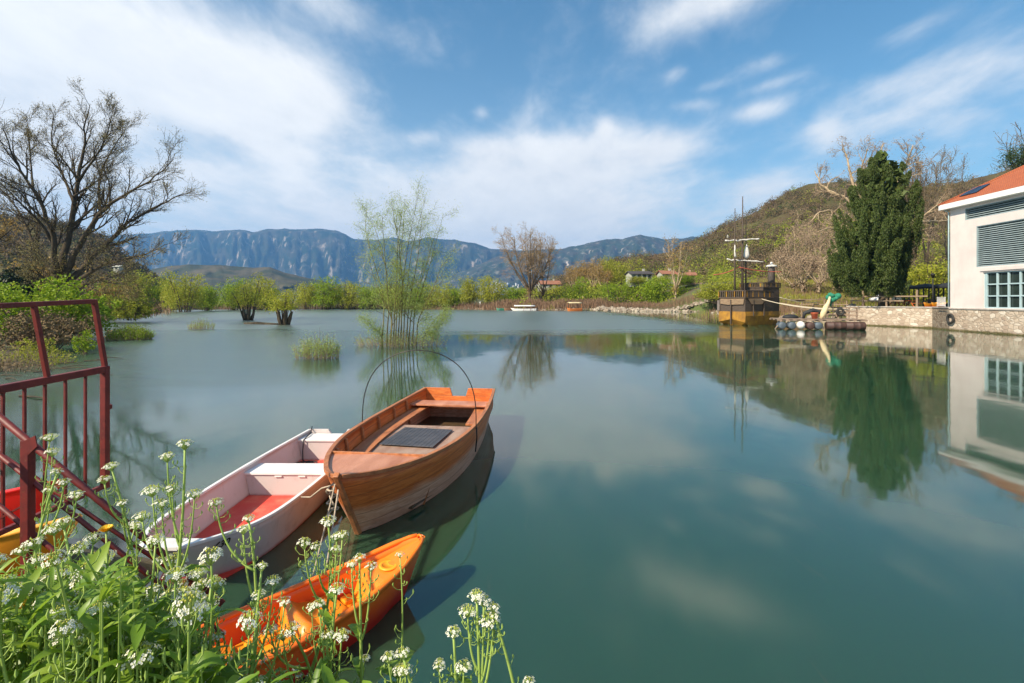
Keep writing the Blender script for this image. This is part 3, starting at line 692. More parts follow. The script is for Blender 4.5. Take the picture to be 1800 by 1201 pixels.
c = t.mix(t.ss(vo1.outputs['Distance'], .055, .015), c, (.36, .29, .22))
stn = t.m('ADD', s_.outputs[2], t.m('MULTIPLY', t.noise(co, 1.3, 4, .6), .35))
c = t.mix(t.ss(stn, .42, .22), c, (.10, .085, .03))
t.put(t.bs.inputs['Base Color'], c); t.bs.inputs['Roughness'].default_value = .9
b = t.new('ShaderNodeBump'); b.inputs['Strength'].default_value = .8; b.inputs['Distance'].default_value = .04; t.put(b.inputs['Height'], t.ss(vo1.outputs['Distance'], 0, .12)); t.l.new(b.outputs[0], t.bs.inputs['Normal'])
m_stone_d = m_stone.copy(); m_stone_d.name = 'dark_rubble_stone'  # copy of the rubble stone with its stone colours darkened, for the short wall
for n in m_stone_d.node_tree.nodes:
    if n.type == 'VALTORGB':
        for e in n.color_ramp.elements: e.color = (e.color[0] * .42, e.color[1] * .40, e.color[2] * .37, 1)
m_conc = pm('pale_concrete', (.46, .42, .38), (.34, .30, .27), 2, .85, .3)
m_plaster, t = newmat('off_white_plaster')
co = t.new('ShaderNodeTexCoord').outputs['Object']; st1 = t.noise(t.mapping(co, scale=(1.6, 1.6, .12)), 2.2, 6, .65); st2 = t.noise(co, .5, 4, .6)
c = t.mix(t.ss(st2, .35, .7), (.66, .585, .555), (.585, .51, .485)); c = t.mix(t.m('MULTIPLY', t.ss(st1, .56, .80), .45), c, (.46, .40, .36))
t.put(t.bs.inputs['Base Color'], c); t.bs.inputs['Roughness'].default_value = .88
b = t.new('ShaderNodeBump'); b.inputs['Strength'].default_value = .15; b.inputs['Distance'].default_value = .02; t.put(b.inputs['Height'], t.noise(co, 25, 4, .6)); t.l.new(b.outputs[0], t.bs.inputs['Normal'])
m_fascia = pm('white_fascia_paint', (.80, .78, .77), (.70, .68, .66), 1.5, .6)
m_louvre = pm('blue_grey_louvre_metal', (.36, .44, .46), (.28, .36, .385), 1.2, .45, metal=.2)
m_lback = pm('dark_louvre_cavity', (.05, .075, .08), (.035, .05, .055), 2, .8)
m_frame = pm('pale_blue_window_frame', (.40, .52, .55), (.33, .45, .48), 2, .45)
m_glass, t = newmat('dark_window_glass')
n_ = t.noise(t.new('ShaderNodeTexCoord').outputs['Object'], .8, 3, .5)
t.put(t.bs.inputs['Base Color'], t.mix(n_, (.012, .02, .018), (.03, .045, .04))); t.bs.inputs['Roughness'].default_value = .06; t.bs.inputs['Specular IOR Level'].default_value = .6
b = t.new('ShaderNodeBump'); b.inputs['Strength'].default_value = .05; t.put(b.inputs['Height'], n_); t.l.new(b.outputs[0], t.bs.inputs['Normal'])
m_tile, t = newmat('orange_clay_roof_tiles')
co = t.new('ShaderNodeTexCoord').outputs['Object']
br = t.new('ShaderNodeTexBrick'); t.put(br.inputs['Vector'], t.mapping(co, rot=(0, 0, R(90)))); br.inputs['Scale'].default_value = 2.6; br.inputs['Mortar Size'].default_value = .045
br.inputs['Color1'].default_value = (.52, .115, .032, 1); br.inputs['Color2'].default_value = (.40, .085, .03, 1); br.inputs['Mortar'].default_value = (.16, .04, .02, 1)
t.put(t.bs.inputs['Base Color'], t.mix(t.m('MULTIPLY', t.noise(co, 1.2, 5, .6), .5), br.outputs[0], (.46, .17, .07))); t.bs.inputs['Roughness'].default_value = .8
b = t.new('ShaderNodeBump'); b.inputs['Strength'].default_value = .7; b.inputs['Distance'].default_value = .05; t.put(b.inputs['Height'], t.m('SINE', t.m('MULTIPLY', t.new('ShaderNodeSeparateXYZ').outputs[1], 1))); 
t.put(b.inputs['Height'], br.outputs['Fac']); b.invert = True; t.l.new(b.outputs[0], t.bs.inputs['Normal'])
m_solar = pm('dark_solar_panel', (.02, .025, .04), (.012, .015, .028), 3, .15)
m_tyre = pm('worn_tyre_rubber', (.035, .033, .03), (.02, .02, .02), 12, .8)
m_algae = pm('green_algae', (.10, .10, .025), (.06, .06, .02), 4, .9)

# quay walls; local frames: origin at a corner, x along the wall
def wallrun(name, label, a, b_, h, th, mat, cap=True):
    a, b_ = Vector(a), Vector(b_); d = b_ - a; L = d.length; rz = math.atan2(d.y, d.x)
    wl = thing(name, label, 'wall', (a.x, a.y, 0), rz)
    MB().box((L / 2, th / 2, (h - .12 - 2.0) / 2), (L, th, h - .12 + 2.0)).build('stonework', mat, wl)
    if cap: MB().box((L / 2, th / 2 - .03, h - .06), (L + .02, th + .1, .12)).build('coping', m_conc, wl, False, .02)
    return wl
PA, PB, PC = Vector((40.3, 58.2, 0)), Vector((44.0, 50.6, 0)), Vector((42.95, 47.5, 0))
wdir = Vector((-.06, -1, 0)).normalized()
wallrun('quay_wall', 'pale rubble stone quay wall in front of the dark cypress', PA, PB - (PB - PA).normalized() * .02, 2.25, .7, m_stone)
wallrun('quay_wall', 'short dark stone wall between the pale quay wall and the building base', PB, PC, 2.28, .7, m_stone_d)
wallrun('quay_wall', 'rubble stone plinth wall under the white building', PC + wdir * .03, PC + wdir * 26, 2.2, .7, m_stone)

bd = thing('building', 'large off-white lakeside building with orange tiled roof and louvred openings', 'building', (PC.x + .1, PC.y, 2.2), math.atan2(wdir.y, wdir.x))
# local: x along the face towards the camera, y into the building, z up from the quay top
zE = 9.75
op = [(1.65, 26, 8.32, 9.42), (2.85, 26, 3.80, 7.58), (3.5, 24, .04, 3.28)]    # openings x0,x1,z0,z1
def facewall(L, H, ops, th):
    mb = MB(); xs = sorted({0, L, *[o[0] for o in ops], *[min(L, o[1]) for o in ops]}); zs = sorted({0, H, *[o[2] for o in ops], *[o[3] for o in ops]})
    for i in range(len(xs) - 1):
        for j in range(len(zs) - 1):
            xm, zm = (xs[i] + xs[i + 1]) / 2, (zs[j] + zs[j + 1]) / 2
            if any(o[0] < xm < o[1] and o[2] < zm < o[3] for o in ops): continue
            x0, x1, z0, z1 = xs[i], xs[i + 1], zs[j], zs[j + 1]
            mb.add([(x0, 0, z0), (x1, 0, z0), (x1, 0, z1), (x0, 0, z1)], [(0, 1, 2, 3)])
    for o in ops:
        x0, x1, z0, z1 = o[0], min(L, o[1]), o[2], o[3]
        mb.add([(x0, 0, z0), (x1, 0, z0), (x1, 0, z1), (x0, 0, z1), (x0, th, z0), (x1, th, z0), (x1, th, z1), (x0, th, z1)], [(0, 4, 5, 1), (1, 5, 6, 2), (2, 6, 7, 3), (3, 7, 4, 0)])
    return mb
fw = facewall(24, zE, op, .35)
fw.add([(0, 0, 0), (0, 0, zE), (0, 16, zE), (0, 16, 0)], [(0, 1, 2, 3)]); fw.add([(24, 0, 0), (24, 16, 0), (24, 16, zE), (24, 0, zE)], [(0, 1, 2, 3)]); fw.add([(0, 16, 0), (0, 16, zE), (24, 16, zE), (24, 16, 0)], [(0, 1, 2, 3)])
fw.build('wall', m_plaster, bd)
for x0, x1, z0, z1 in op[:2]:
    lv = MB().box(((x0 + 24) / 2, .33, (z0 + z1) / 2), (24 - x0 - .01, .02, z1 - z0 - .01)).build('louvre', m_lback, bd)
    mb = MB(); n = int((z1 - z0) / .175)
    for i in range(n):
        z = z0 + (i + .5) * (z1 - z0) / n
        mb.box(((x0 + 24) / 2, .13, z), (24 - x0 - .12, .13, .022), M=Matrix.Rotation(R(38), 3, 'X'))
    mb.build('slats', m_louvre, lv)
    mb = MB(); mb.box((x0 + .03, .1, (z0 + z1) / 2), (.06, .18, z1 - z0)); mb.box(((x0 + 24) / 2, .1, z0 + .03), (24 - x0 - .13, .18, .06)); mb.box(((x0 + 24) / 2, .1, z1 - .03), (24 - x0 - .13, .18, .06)); mb.build('frame', m_louvre, lv)
for x0 in (2.2, 2.2 + 0):
    pass
MB().box((13.6, -.04, 3.54), (20.6, .10, .30)).build('lintel_band', m_plaster, bd, False, .01)
x0, x1, z0, z1 = op[2]
wn_ = MB().box(((x0 + 24) / 2, .30, (z0 + z1) / 2), (24 - x0, .02, z1 - z0)).build('window', m_glass, bd)
mb = MB(); k = 0; x = x0 + .22
mb.box((x0 + .05, .2, (z0 + z1) / 2), (.10, .12, z1 - z0))
while x < 24:
    mb.box((x, .18, (z0 + z1) / 2), (.13, .12, z1 - z0 - .01)); x += 1.03
for j in range(4):
    z = z0 + .05 + j * (z1 - z0 - .10) / 3; mb.box(((x0 + 24) / 2 + .08, .183, z), (24 - x0 - .2, .10, .11))
mb.build('window_frame', m_frame, wn_)
# hipped roof with boxed eaves
ov, zR, W2 = .62, zE + .42, 8.0; rise = (W2 + ov) * math.tan(R(33))
A, B_, C_, D_ = (-ov, -ov), (24 + ov, -ov), (24 + ov, 16 + ov), (-ov, 16 + ov)
r0, r1 = (W2, 8, zR + rise), (24 - W2, 8, zR + rise)
q = [(*A, zR), (*B_, zR), (*C_, zR), (*D_, zR), r0, r1]
rf = MB().add(q, [(0, 1, 5, 4), (2, 3, 4, 5), (3, 0, 4), (1, 2, 5)]).build('roof', m_tile, bd)
mb = MB()
for a_, b2 in ((q[0], q[4]), (q[4], q[5])): mb.tube([a_, b2], .13, 8)
mb.build('ridge_tiles', m_tile, rf, True)
mb = MB(); mb.box((12, -ov + .06, zE + .16), (24 + 2 * ov, .12, .50)); mb.box((-ov + .06, 8, zE + .16), (.12, 16 + 2 * ov - .25, .50)); mb.box((12, -.26, zE - .06), (24 + 2 * ov - .3, .5, .05)); mb.box((-.26, 8.2, zE - .06), (.5, 15.5, .05))
mb.build('eaves', m_fascia, bd, False, .01)
sn = math.sin(R(33)); cs = math.cos(R(33))
Ms = Matrix.Rotation(R(33), 3, 'X')
for xx_ in (1.5, 2.45):
    MB().box((xx_ - .2, .75, zR + (0.75 + ov) * math.tan(R(33)) + .09), (.85, 1.5, .06), M=Ms).build('solar_panel', m_solar, rf, False, .01)
mb = MB(); mb.tube([(-.12, -.06, -.0), (-.12, -.06, zE - .35), (-.3, -.3, zE - .12)], .06, 8); mb.build('downpipe', m_frame, bd, True)

# tyre fenders on the quay
def tyre(label, loc, rz, r, tilt=0):
    mb = MB(); rings = []
    for i in range(25):
        a = 2 * math.pi * i / 24; cx, cz = math.cos(a), math.sin(a)
        rings.append([((r - .11 + .11 * math.cos(b2)) * cx, .09 * math.sin(b2), (r - .11 + .11 * math.cos(b2)) * cz) for b2 in np.linspace(0, 2 * math.pi, 10, endpoint=False)])
    mb.loft(rings, True); o = mb.build('tyre', m_tyre, None, True, loc=loc, rotz=rz); o.rotation_euler = (tilt, 0, rz)
    return tag(o, label, 'tyre')
tyre('black tyre hung as a fender at the corner of the building plinth', (PC.x - .22, PC.y - .35, 1.15), math.atan2(wdir.y, wdir.x) - .1, .52)

# ---- fence, cafe terrace and tables on the quay
m_fence = pm('weathered_brown_timber', (.30, .22, .15), (.19, .13, .085), 4, .8, .3, stretch=(4, 4, .6))
m_blk = pm('black_canvas', (.018, .02, .022), (.012, .013, .014), 5, .7)
m_orange = pm('orange_bench_paint', (.62, .14, .02), (.45, .09, .02), 3, .5)
m_yel = pm('yellow_plastic', (.75, .42, .03), (.6, .3, .02), 3, .4)
u_ = (PB - PA).normalized(); nrm = Vector((-u_.y, u_.x, 0)) 
fx = thing('timber_fence', 'brown timber post and rail fence along the top of the pale quay wall', 'fence', PA + Vector((0, 0, 2.25)), math.atan2(u_.y, u_.x))
Lf = (PB - PA).length
for i, s in enumerate((1.55, 4.0, 6.9)):
    MB().box((s, .45, .9), (.17, .15, 1.8)).build('post', m_fence, fx, False, .012)
for z, xa, xb in ((.62, .2, 5.7), (1.12, .1, 7.9)):
    MB().box(((xa + xb) / 2, .335, z), (xb - xa, .06, .15)).build('rail', m_fence, fx, False, .01)
fx2 = thing('timber_fence', 'greyed timber rail fence leading from the raft to the quay wall', 'fence', (37.3, 62.2, .9), math.atan2(-4.0, 3.0))
for s in (0, 1.3, 2.6, 3.9, 5.0): MB().box((s, 0, .8), (.12, .12, 2.0 + .5 * math.sin(s * 3))).build('post', m_fence, fx2, False, .01)
for z in (.35, .9, 1.5): MB().box((2.5, -.085, z), (5.4, .05, .11)).build('rail', m_fence, fx2, False, .008)
def parasol(label, loc, rz, w_=2.6):
    p = thing('canopy', label, 'canopy', loc, rz, None)
    mb = MB(); h = 2.45
    rings = [[(w_ / 2 * s * cx, w_ / 2 * s * cy, h + z) for cx, cy in ((-1, -1), (0, -1.02), (1, -1), (1.02, 0), (1, 1), (0, 1.02), (-1, 1), (-1.02, 0))] for s, z in ((1.0, -.16), (1.02, 0), (.6, .28), (.05, .46))]
    mb.loft(rings, True, True).build('roof_canvas', m_blk, p)
    for cx in (-1, 1):
        for cy in (-1, 1): MB().box((cx * w_ * .36, cy * w_ * .36, h / 2 - .03), (.12, .12, h - .1)).build('post', m_blk, p, False, .01)
    MB().box((0, 0, .45), (1.4, .9, .06)).build('table_top', m_fence, p, False, .01)
    MB().box((0, 0, .2), (.12, .12, .42)).build('table_leg', m_blk, p)
    return p
parasol('black canopy nearest the cypress on the cafe terrace', P(1594, 538, 66) * 1.0 + Vector((0, 0, -P(1594, 538, 66).z + 2.15)), .3, 2.4)
parasol('black canopy in the middle of the three on the cafe terrace', P(1628, 538, 62) + Vector((0, 0, -P(1628, 538, 62).z + 2.15)), .3, 2.4)
parasol('black canopy beside the white building on the cafe terrace', P(1664, 538, 59) + Vector((0, 0, -P(1664, 538, 59).z + 2.15)), .3, 2.2)
def bench(label, loc, rz):
    p = thing('picnic_table', label, 'table', loc, rz)
    MB().box((0, 0, .74), (1.7, .75, .06)).build('table_top', m_orange, p, False, .01)
    for sy in (-1, 1): MB().box((0, sy * .68, .44), (1.7, .28, .05)).build('seat', m_orange, p, False, .01)
    for sx in (-1, 1):
        MB().bar((sx * .6, -.65, 0), (sx * .6, -.2, .72), .07, .07).build('leg', m_orange, p); MB().bar((sx * .6, .65, 0), (sx * .6, .2, .72), .07, .07).build('leg', m_orange, p)
    return p
for lb, px, d in (('orange picnic table behind the fence, nearest the cypress trunk', 1577, 57), ('orange picnic table behind the fence, second from the cypress trunk', 1600, 55.5)):
    q_ = P(px, 538, d); bench(lb, (q_.x, q_.y, 2.15), .5)
kq = P(1652, 538, 53.5); kk = Vector((kq.x + .6, kq.y, 2.15))
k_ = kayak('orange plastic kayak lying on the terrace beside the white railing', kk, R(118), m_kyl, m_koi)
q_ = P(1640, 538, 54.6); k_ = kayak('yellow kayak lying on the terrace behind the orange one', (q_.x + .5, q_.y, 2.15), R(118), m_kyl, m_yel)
wr = thing('white_railing', 'small white metal railing panel beside the building corner', 'railing', (43.0, 48.9, 2.28), math.atan2(-3.1, -1.05))
for z in (.12, .95): MB().box((.75, 0, z), (1.6, .04, .05)).build('rail', m_fascia, wr)
for i in range(9): MB().box((i * .19, 0, .5), (.03, .03, 1.0 if i in (0, 8) else .80)).build('bar', m_fascia, wr)
lp = thing('lamp_post', 'dark slim lamp post beside the corner of the white building', 'street lamp', (48.4, 55.6, 2.1))
MB().tube([(0, 0, 0), (0, 0, 3.4)], [.09, .055], 8).build('pole', m_blk, lp, True)
MB().lathe([(.1, 3.4), (.2, 3.75), (.24, 3.8), (.05, 3.95)], n=10).build('lantern', m_blk, lp, True)
cr_ = thing('parked_car', 'white car parked on the terrace behind the cypress trunk', 'car', (60.2, 78.0, float(gheight(np.array([60.2]), np.array([78.0]))[0]) + .05), R(8))
b0 = [(-2.1, .35), (-2.15, .75), (-1.3, .95), (-.7, 1.42), (.8, 1.45), (1.5, 1.0), (2.1, .9), (2.15, .35)]
MB().prism([(x, -.85, z) for x, z in b0], (0, 1.7, 0)).build('body', m_fascia, cr_, False, .06, 3)
MB().prism([(x, -.865, z) for x, z in ((-1.15, .98), (-.65, 1.34), (.75, 1.36), (1.3, 1.0))], (0, 1.73, 0)).build('window', m_glass, cr_)
for x in (-1.35, 1.35):
    for y in (-.8, .8): MB().lathe([(.3, -.1), (.33, -.06), (.33, .06), (.3, .1)], n=16).build('wheel', m_tyre, cr_, True, loc=(x, y, .33)).rotation_euler = (R(90), 0, 0)

# ---- wooden galleon-style boat
m_sy = pm('yellow_ochre_hull_paint', (.36, .18, .014), (.20, .095, .014), 1.6, .6, .3, 12)
m_sb = pm('dark_brown_ship_planks', (.085, .06, .042), (.045, .032, .024), 2.2, .75, .4, 20, stretch=(.5, 1, 5))
m_st = pm('tan_ship_planks', (.24, .17, .10), (.16, .10, .06), 2.2, .75, .4, 20, stretch=(.5, 1, 5))
m_sail = pm('grey_white_sailcloth', (.66, .64, .60), (.48, .46, .42), 4, .9, .3)
m_rr = pm('faded_red_rope_light', (.45, .11, .07), (.33, .08, .05), 6, .7)
m_funnel = pm('grey_brown_metal', (.17, .14, .12), (.11, .09, .08), 3, .6)
SC = Vector((27.1, 56.2, 0)); su = Vector((.87, .49, 0)).normalized()
ship = thing('wooden_ship', 'brown galleon style wooden ship with ochre lower hull and three thin masts', 'ship', SC, math.atan2(su.y, su.x))
# local: x along the side away from the corner, y across the stern; corner nearest us at the origin
LS, WS = 8.2, 3.5
def sec(x, z, tap, y0=0.0, y1=None):
    y1 = WS if y1 is None else y1
    return [(x, y0 + tap, z), (x, y1 - tap, z)]
mb = MB()
low = [(-.15, .55, -.3, .55), (.25, .10, .0, .02), (.0, .0, .75, 0)]
st_ = []
for x, tp, tb, zb in ((0, 0, .0, .35), (.9, -.08, .1, -.1), (2.5, -.15, .15, -.4), (5.0, -.12, .2, -.4), (7.0, .25, .7, -.3), (8.2, .95, 1.45, .0), (8.9, 1.70, 1.74, .3)):
    st_.append([(x, tp, 1.6), (x, tp - .05, 1.1), (x, tb, zb), (x, WS / 2, zb - .35 if x else zb + .35), (x, WS - tb, zb), (x, WS - tp + .05, 1.1), (x, WS - tp, 1.6)])
mb.loft(st_, False); mb.f.append(tuple(range(7))); mb.mi.append(0); mb.build('lower_hull', m_sy, ship)
mb = MB(); st_ = []
for x, tp in ((.02, .02), (.9, -.05), (2.5, -.12), (5.0, -.09), (7.0, .28), (8.2, .98), (8.92, 1.71)):
    st_.append([(x, tp, 1.55), (x, tp - .03, 3.2), (x, tp + .06, 3.2), (x, tp + .06, 3.0), (x, WS - tp - .06, 3.0), (x, WS - tp - .06, 3.2), (x, WS - tp + .03, 3.2), (x, WS - tp, 1.55)])
mb.loft(st_, False); mb.f.append(tuple(range(8))); mb.mi.append(0); mb.build('upper_hull', m_sb, ship)
MB().prism([(-.05, .15, 2.45), (-.05, .05, 3.12), (-.05, WS - .25, 3.12), (-.05, WS - .25, 2.5), (-.05, 2.2, 2.38)], (-.10, 0, 0)).build('stern_panel', m_st, ship, False, .02)
MB().prism([(.9, -.20, 2.45), (.3, -.16, 3.12), (3.6, -.26, 3.12), (2.7, -.26, 2.45)], (0, -.06, 0)).build('side_panel', m_st, ship, False, .02)
MB().box((.1, WS + .02, 2.3), (.5, .35, 1.25)).build('corner_block', m_funnel, ship, False, .03)
MB().prism([(-.25, WS * .5 - .06, .1), (-.25, WS * .5 - .06, 3.0), (-.06, WS * .5 - .06, 3.0), (-.06, WS * .5 - .06, .1)], (0, .12, 0)).build('rudder', m_sb, ship)
def balustrade(nm, p, q, z0, h, n, mat_, post=.09):
    mb = MB(); p, q = Vector((*p, 0)), Vector((*q, 0))
    mb.bar(p + Vector((0, 0, z0 + h)), q + Vector((0, 0, z0 + h)), .14, .11); mb.bar(p + Vector((0, 0, z0 + .06)), q + Vector((0, 0, z0 + .06)), .12, .12)
    for i in range(n + 1):
        c = p.lerp(q, i / n); mb.box((c.x, c.y, z0 + h / 2), (post, post, h - .1), mi=1 if i % 4 == 1 else 0)
    return mb.build(nm, [mat_, m_sy], ship)
balustrade('stern_rail', (-.05, 0), (-.05, WS), 3.2, .85, 13, m_sb); balustrade('side_rail', (0, -.05), (5.3, -.12), 3.2, .85, 20, m_sb); balustrade('side_rail', (0, WS), (5.3, WS + .1), 3.2, .85, 20, m_sb)
MB().box((5.4, WS / 2, 3.7), (3.3, WS - .5, 1.5)).build('deck_house', m_sb, ship, False, .03)
balustrade('upper_rail', (3.8, .2), (7.3, .3), 4.45, .6, 12, m_sb); balustrade('upper_rail', (3.8, WS - .2), (7.3, WS - .3), 4.45, .6, 12, m_sb); balustrade('upper_rail', (3.75, .2), (3.75, WS - .2), 4.45, .6, 9, m_sb)
def mast(x, y, zt_, r):
    return MB().tube([(x, y, 3.0), (x, y, zt_ * .55), (x + .05, y, zt_)], [r, r * .75, r * .3], 8).build('mast', m_sb, ship, True)
mast(.75, 1.9, 14.0, .13); mast(2.2, 1.9, 15.6, .16); mast(3.0, 2.0, 12.8, .11)
rg = random.Random(4)
def yard(c, d_, L, label):
    c = Vector(c); d_ = Vector(d_).normalized(); yd = MB().tube([c - d_ * L / 2, c + d_ * L / 2], .035, 6).build('yard', m_sb, ship, True)
    MB().tube([c + d_ * L * (i / 16 - .5) * .96 + Vector((0, 0, -.05 - .16 * abs(math.sin(i * .8)) * rg.random())) for i in range(17)], [.05 + .06 * rg.random() for i in range(17)], 7).build('furled_sail', m_sail, yd, True)
yard((1.9, 1.75, 10.35), (.80, -.60, .05), 4.1, ''); yard((2.4, 1.7, 7.85), (.80, -.6, -.09), 4.4, '')
pts = [(3.0, 1.9, 9.8 - i * .22) for i in range(9)]
MB().tube(pts, [.03, .10, .17, .23, .28, .31, .33, .30, .12], 9).build('hanging_sail', m_sail, ship, True)
MB().tube([(.7, 1.85, 9.6), (.65, 1.8, 9.2), (.6, 1.8, 8.8), (.72, 1.82, 8.3), (.8, 1.85, 8.15)], [.04, .09, .07, .12, .13], 7).build('tied_sail', m_sail, ship, True)
for a_, b2 in (((-1.3, 3.3, 6.0), (1.6, 1.9, 6.95)), ((1.6, 1.9, 6.95), (7.3, .1, 6.45)), ((1.6, 1.9, 6.95), (6.6, WS, 6.3))):
    MB().tube(sag(a_, b2, .18), .06, 6).build('awning_rope', m_rr, ship, True)
for a_, b2 in (((.75, 1.9, 13), (-.05, .1, 4)), ((.75, 1.9, 13), (-.05, WS, 4)), ((2.2, 1.9, 14.6), (7.2, .4, 5)), ((2.2, 1.9, 14), (5, -.1, 4)), ((3, 2, 12), (5.2, WS, 4))):
    MB().tube([a_, b2], .014, 4).build('stay', m_sb, ship, True)
MB().lathe([(.42, 4.0), (.40, 7.0), (.42, 7.05)], (6.9, 1.2, 0), 14).build('funnel', m_funnel, ship, True)
MB().lathe([(.3, 7.06), (.66, 7.12), (.62, 7.3), (.15, 7.42), (.12, 7.7), (.02, 7.75)], (6.9, 1.2, 0), 14).build('funnel_cap', m_sail, ship, True)
for x, y, h in ((1.2, .12, .0), (3.2, .1, .1)): MB().box((x, -.24, 2.05), (.12, .1, 1.9)).build('hull_post', m_sb, ship)

# ---- raft of planks on barrels
m_plank = pm('grey_brown_planks', (.30, .22, .16), (.20, .14, .10), 3, .8, .3, stretch=(.4, 5, 1))
m_barrel = pm('blue_grey_barrel', (.10, .13, .16), (.055, .07, .085), 3, .5)
m_barrelb = pm('dark_brown_drum', (.09, .045, .035), (.05, .03, .025), 3, .6)
m_buoy = pm('white_buoy', (.74, .72, .68), (.6, .58, .55), 3, .5)
m_net = pm('green_net', (.02, .22, .13), (.012, .13, .075), 14, .8, .6)
m_cone = pm('cream_canvas', (.66, .55, .33), (.52, .42, .24), 4, .85, .3)
m_terra = pm('orange_bucket', (.62, .15, .06), (.5, .11, .05), 3, .55)
rt = thing('raft', 'plank raft floating on barrels and drums beside the wooden ship', 'raft', (27.3, 49.8, 0), R(-14))
mb = MB()
for i in range(24): mb.box((.17 + i * .335, 1.25 + .05 * math.sin(i * 5), 1.02), (.30, 3.0 + .2 * math.sin(i * 9), .06))
mb.build('deck', m_plank, rt)
for y in (-.15, 1.25, 2.6): MB().box((4.0, y, .92), (8.1, .16, .13)).build('beam', m_plank, rt)
for i, (x, mt_) in enumerate(((.35, m_barrel), (1.25, m_barrel), (2.95, m_barrelb), (3.65, m_barrel))):
    b_o = MB().lathe([(.30, -.55), (.36, -.5), (.38, -.2), (.36, 0), (.38, .2), (.36, .5), (.30, .55)], n=14).build('barrel', mt_, rt, True, loc=(x, -.1, .38)); b_o.rotation_euler = (R(90), R(i * 20), 0)
for x in (5.3, 7.0):
    b_o = MB().lathe([(.38, -.85), (.42, -.8), (.42, -.3), (.44, -.27), (.42, -.24), (.42, .3), (.44, .33), (.42, .36), (.42, .8), (.38, .85)], n=16).build('drum', m_barrelb, rt, True, loc=(x, -.05, .38)); b_o.rotation_euler = (0, R(90), 0)
MB().ball((2.1, -.28, .42), .40, 14).build('buoy', m_buoy, rt, True)
mb = MB(); mb.tube([(-.25, -.3, .0), (.1, -.25, .5), (.45, -.2, .95)], .07, 6); mb.build('bent_pole', m_plank, rt, True)
def on_raft(x, y, z): return rt.matrix_basis @ Vector((x, y, z)) if False else Vector(rt.location) + Matrix.Rotation(R(-14), 3, 'Z') @ Vector((x, y, z))
bk = thing('bucket', 'orange bucket standing on the edge of the raft', 'bucket', on_raft(3.55, .35, 1.055))
MB().lathe([(.24, 0), (.32, .55), (.35, .56), (.35, .62), (.29, .62), (.22, .06)], n=16).build('body', m_terra, bk, True)
mb = MB(); mb.tube([(.33 * math.cos(a), 0, .6 + .25 * math.sin(a)) for a in np.linspace(0, math.pi, 9)], .012, 5); mb.build('handle', m_blk, bk, True)
fc = on_raft(4.35, .5, 1.05)
o = MB().tube([fc + Vector((-.2, 0, 0)), fc + Vector((.05, 0, .55)), fc + Vector((.35, .05, 1.2)), fc + Vector((.62, .1, 1.6)), fc + Vector((.8, .1, 2.25))], [.16, .27, .24, .17, .08], 10).build('folded_parasol', m_cone, None, True)
tag(o, 'cream folded canvas parasol leaning up from the raft', 'parasol')
nb = thing('net_float', 'bundle of green netting hung on a pole above the raft', 'net', on_raft(5.55, 1.3, .85))
mb = MB(); rgn = random.Random(6)
for i in range(11): mb.ball((rgn.gauss(0, .22), rgn.gauss(0, .2), 2.42 + rgn.gauss(0, .17)), rgn.uniform(.2, .36), 10)
mb.build('net_bundle', m_net, nb, True)
MB().tube([(-.2, 0, 2.3), (-.25, .02, 1.9), (-.2, 0, 1.4)], [.12, .16, .05], 8).build('net_tail', m_net, nb, True)
MB().tube([(0, 0, 0), (0, 0, 2.5)], .05, 8).build('pole', m_plank, nb, True)
mb = MB(); mb.ball(on_raft(1.7, 1.6, 1.15), .7, 12, (1.2, .8, .45)); tag(mb.build('tarpaulin', m_blk, None, True), 'crumpled black tarpaulin heap at the ship end of the raft', 'tarpaulin')
mb = MB(); mb.tube([on_raft(2.7, .9, 1.05), on_raft(2.8, .9, 1.6), on_raft(3.6, .95, 1.9), on_raft(4.6, 1.0, 1.6), on_raft(5.1, 1.0, 1.75)], [.12, .2, .25, .2, .1], 8); tag(mb.build('tarpaulin', m_blk, None, True), 'black tarpaulin draped behind the orange bucket', 'tarpaulin')
tyre('black tyre hanging on the raft rail near the quay wall', on_raft(6.3, 1.55, 1.75), R(-14), .42)
rl = thing('raft_railing', 'grey timber railing standing on the quay end of the raft', 'railing', on_raft(5.2, 1.8, 1.05), R(-14))
for x in (0, 1.0, 2.0, 2.7): MB().box((x, 0, .6), (.11, .11, 1.2)).build('post', m_plank, rl)
for z in (.35, .75, 1.15): MB().box((1.35, -.08, z), (2.9, .05, .12)).build('rail', m_plank, rl)
sl_ = SC + Matrix.Rotation(math.atan2(su.y, su.x), 3, 'Z') @ Vector((2.7, -.2, 3.1))
for lb, a_, b2, s_ in (('pale mooring rope slanting from the ship side to the raft', sl_, on_raft(5.5, 2.3, 2.0), .25), ('upper mooring rope running from the ship bow to the quay fence', SC + Matrix.Rotation(math.atan2(su.y, su.x), 3, 'Z') @ Vector((7.0, .2, 3.3)), Vector((38.6, 60.6, 2.7)), .25),
                      ('lower mooring rope running from the ship bow to the raft railing', SC + Matrix.Rotation(math.atan2(su.y, su.x), 3, 'Z') @ Vector((6.6, .0, 2.6)), on_raft(7.6, 1.9, 2.0), .2)):
    tag(MB().tube(sag(a_, b2, s_), .045, 6).build('mooring_rope', m_rope2, None, True), lb, 'rope')
gw = thing('gangway', 'narrow timber gangway between the ship and the shore rail', 'gangway', (34.0, 60.2, 3.0), R(2))
MB().box((2.2, 0, 0), (4.6, .45, .09)).build('plank', m_plank, gw)
MB().box((1.6, .0, -.12), (1.6, .3, .14)).build('beam', m_sb, gw)
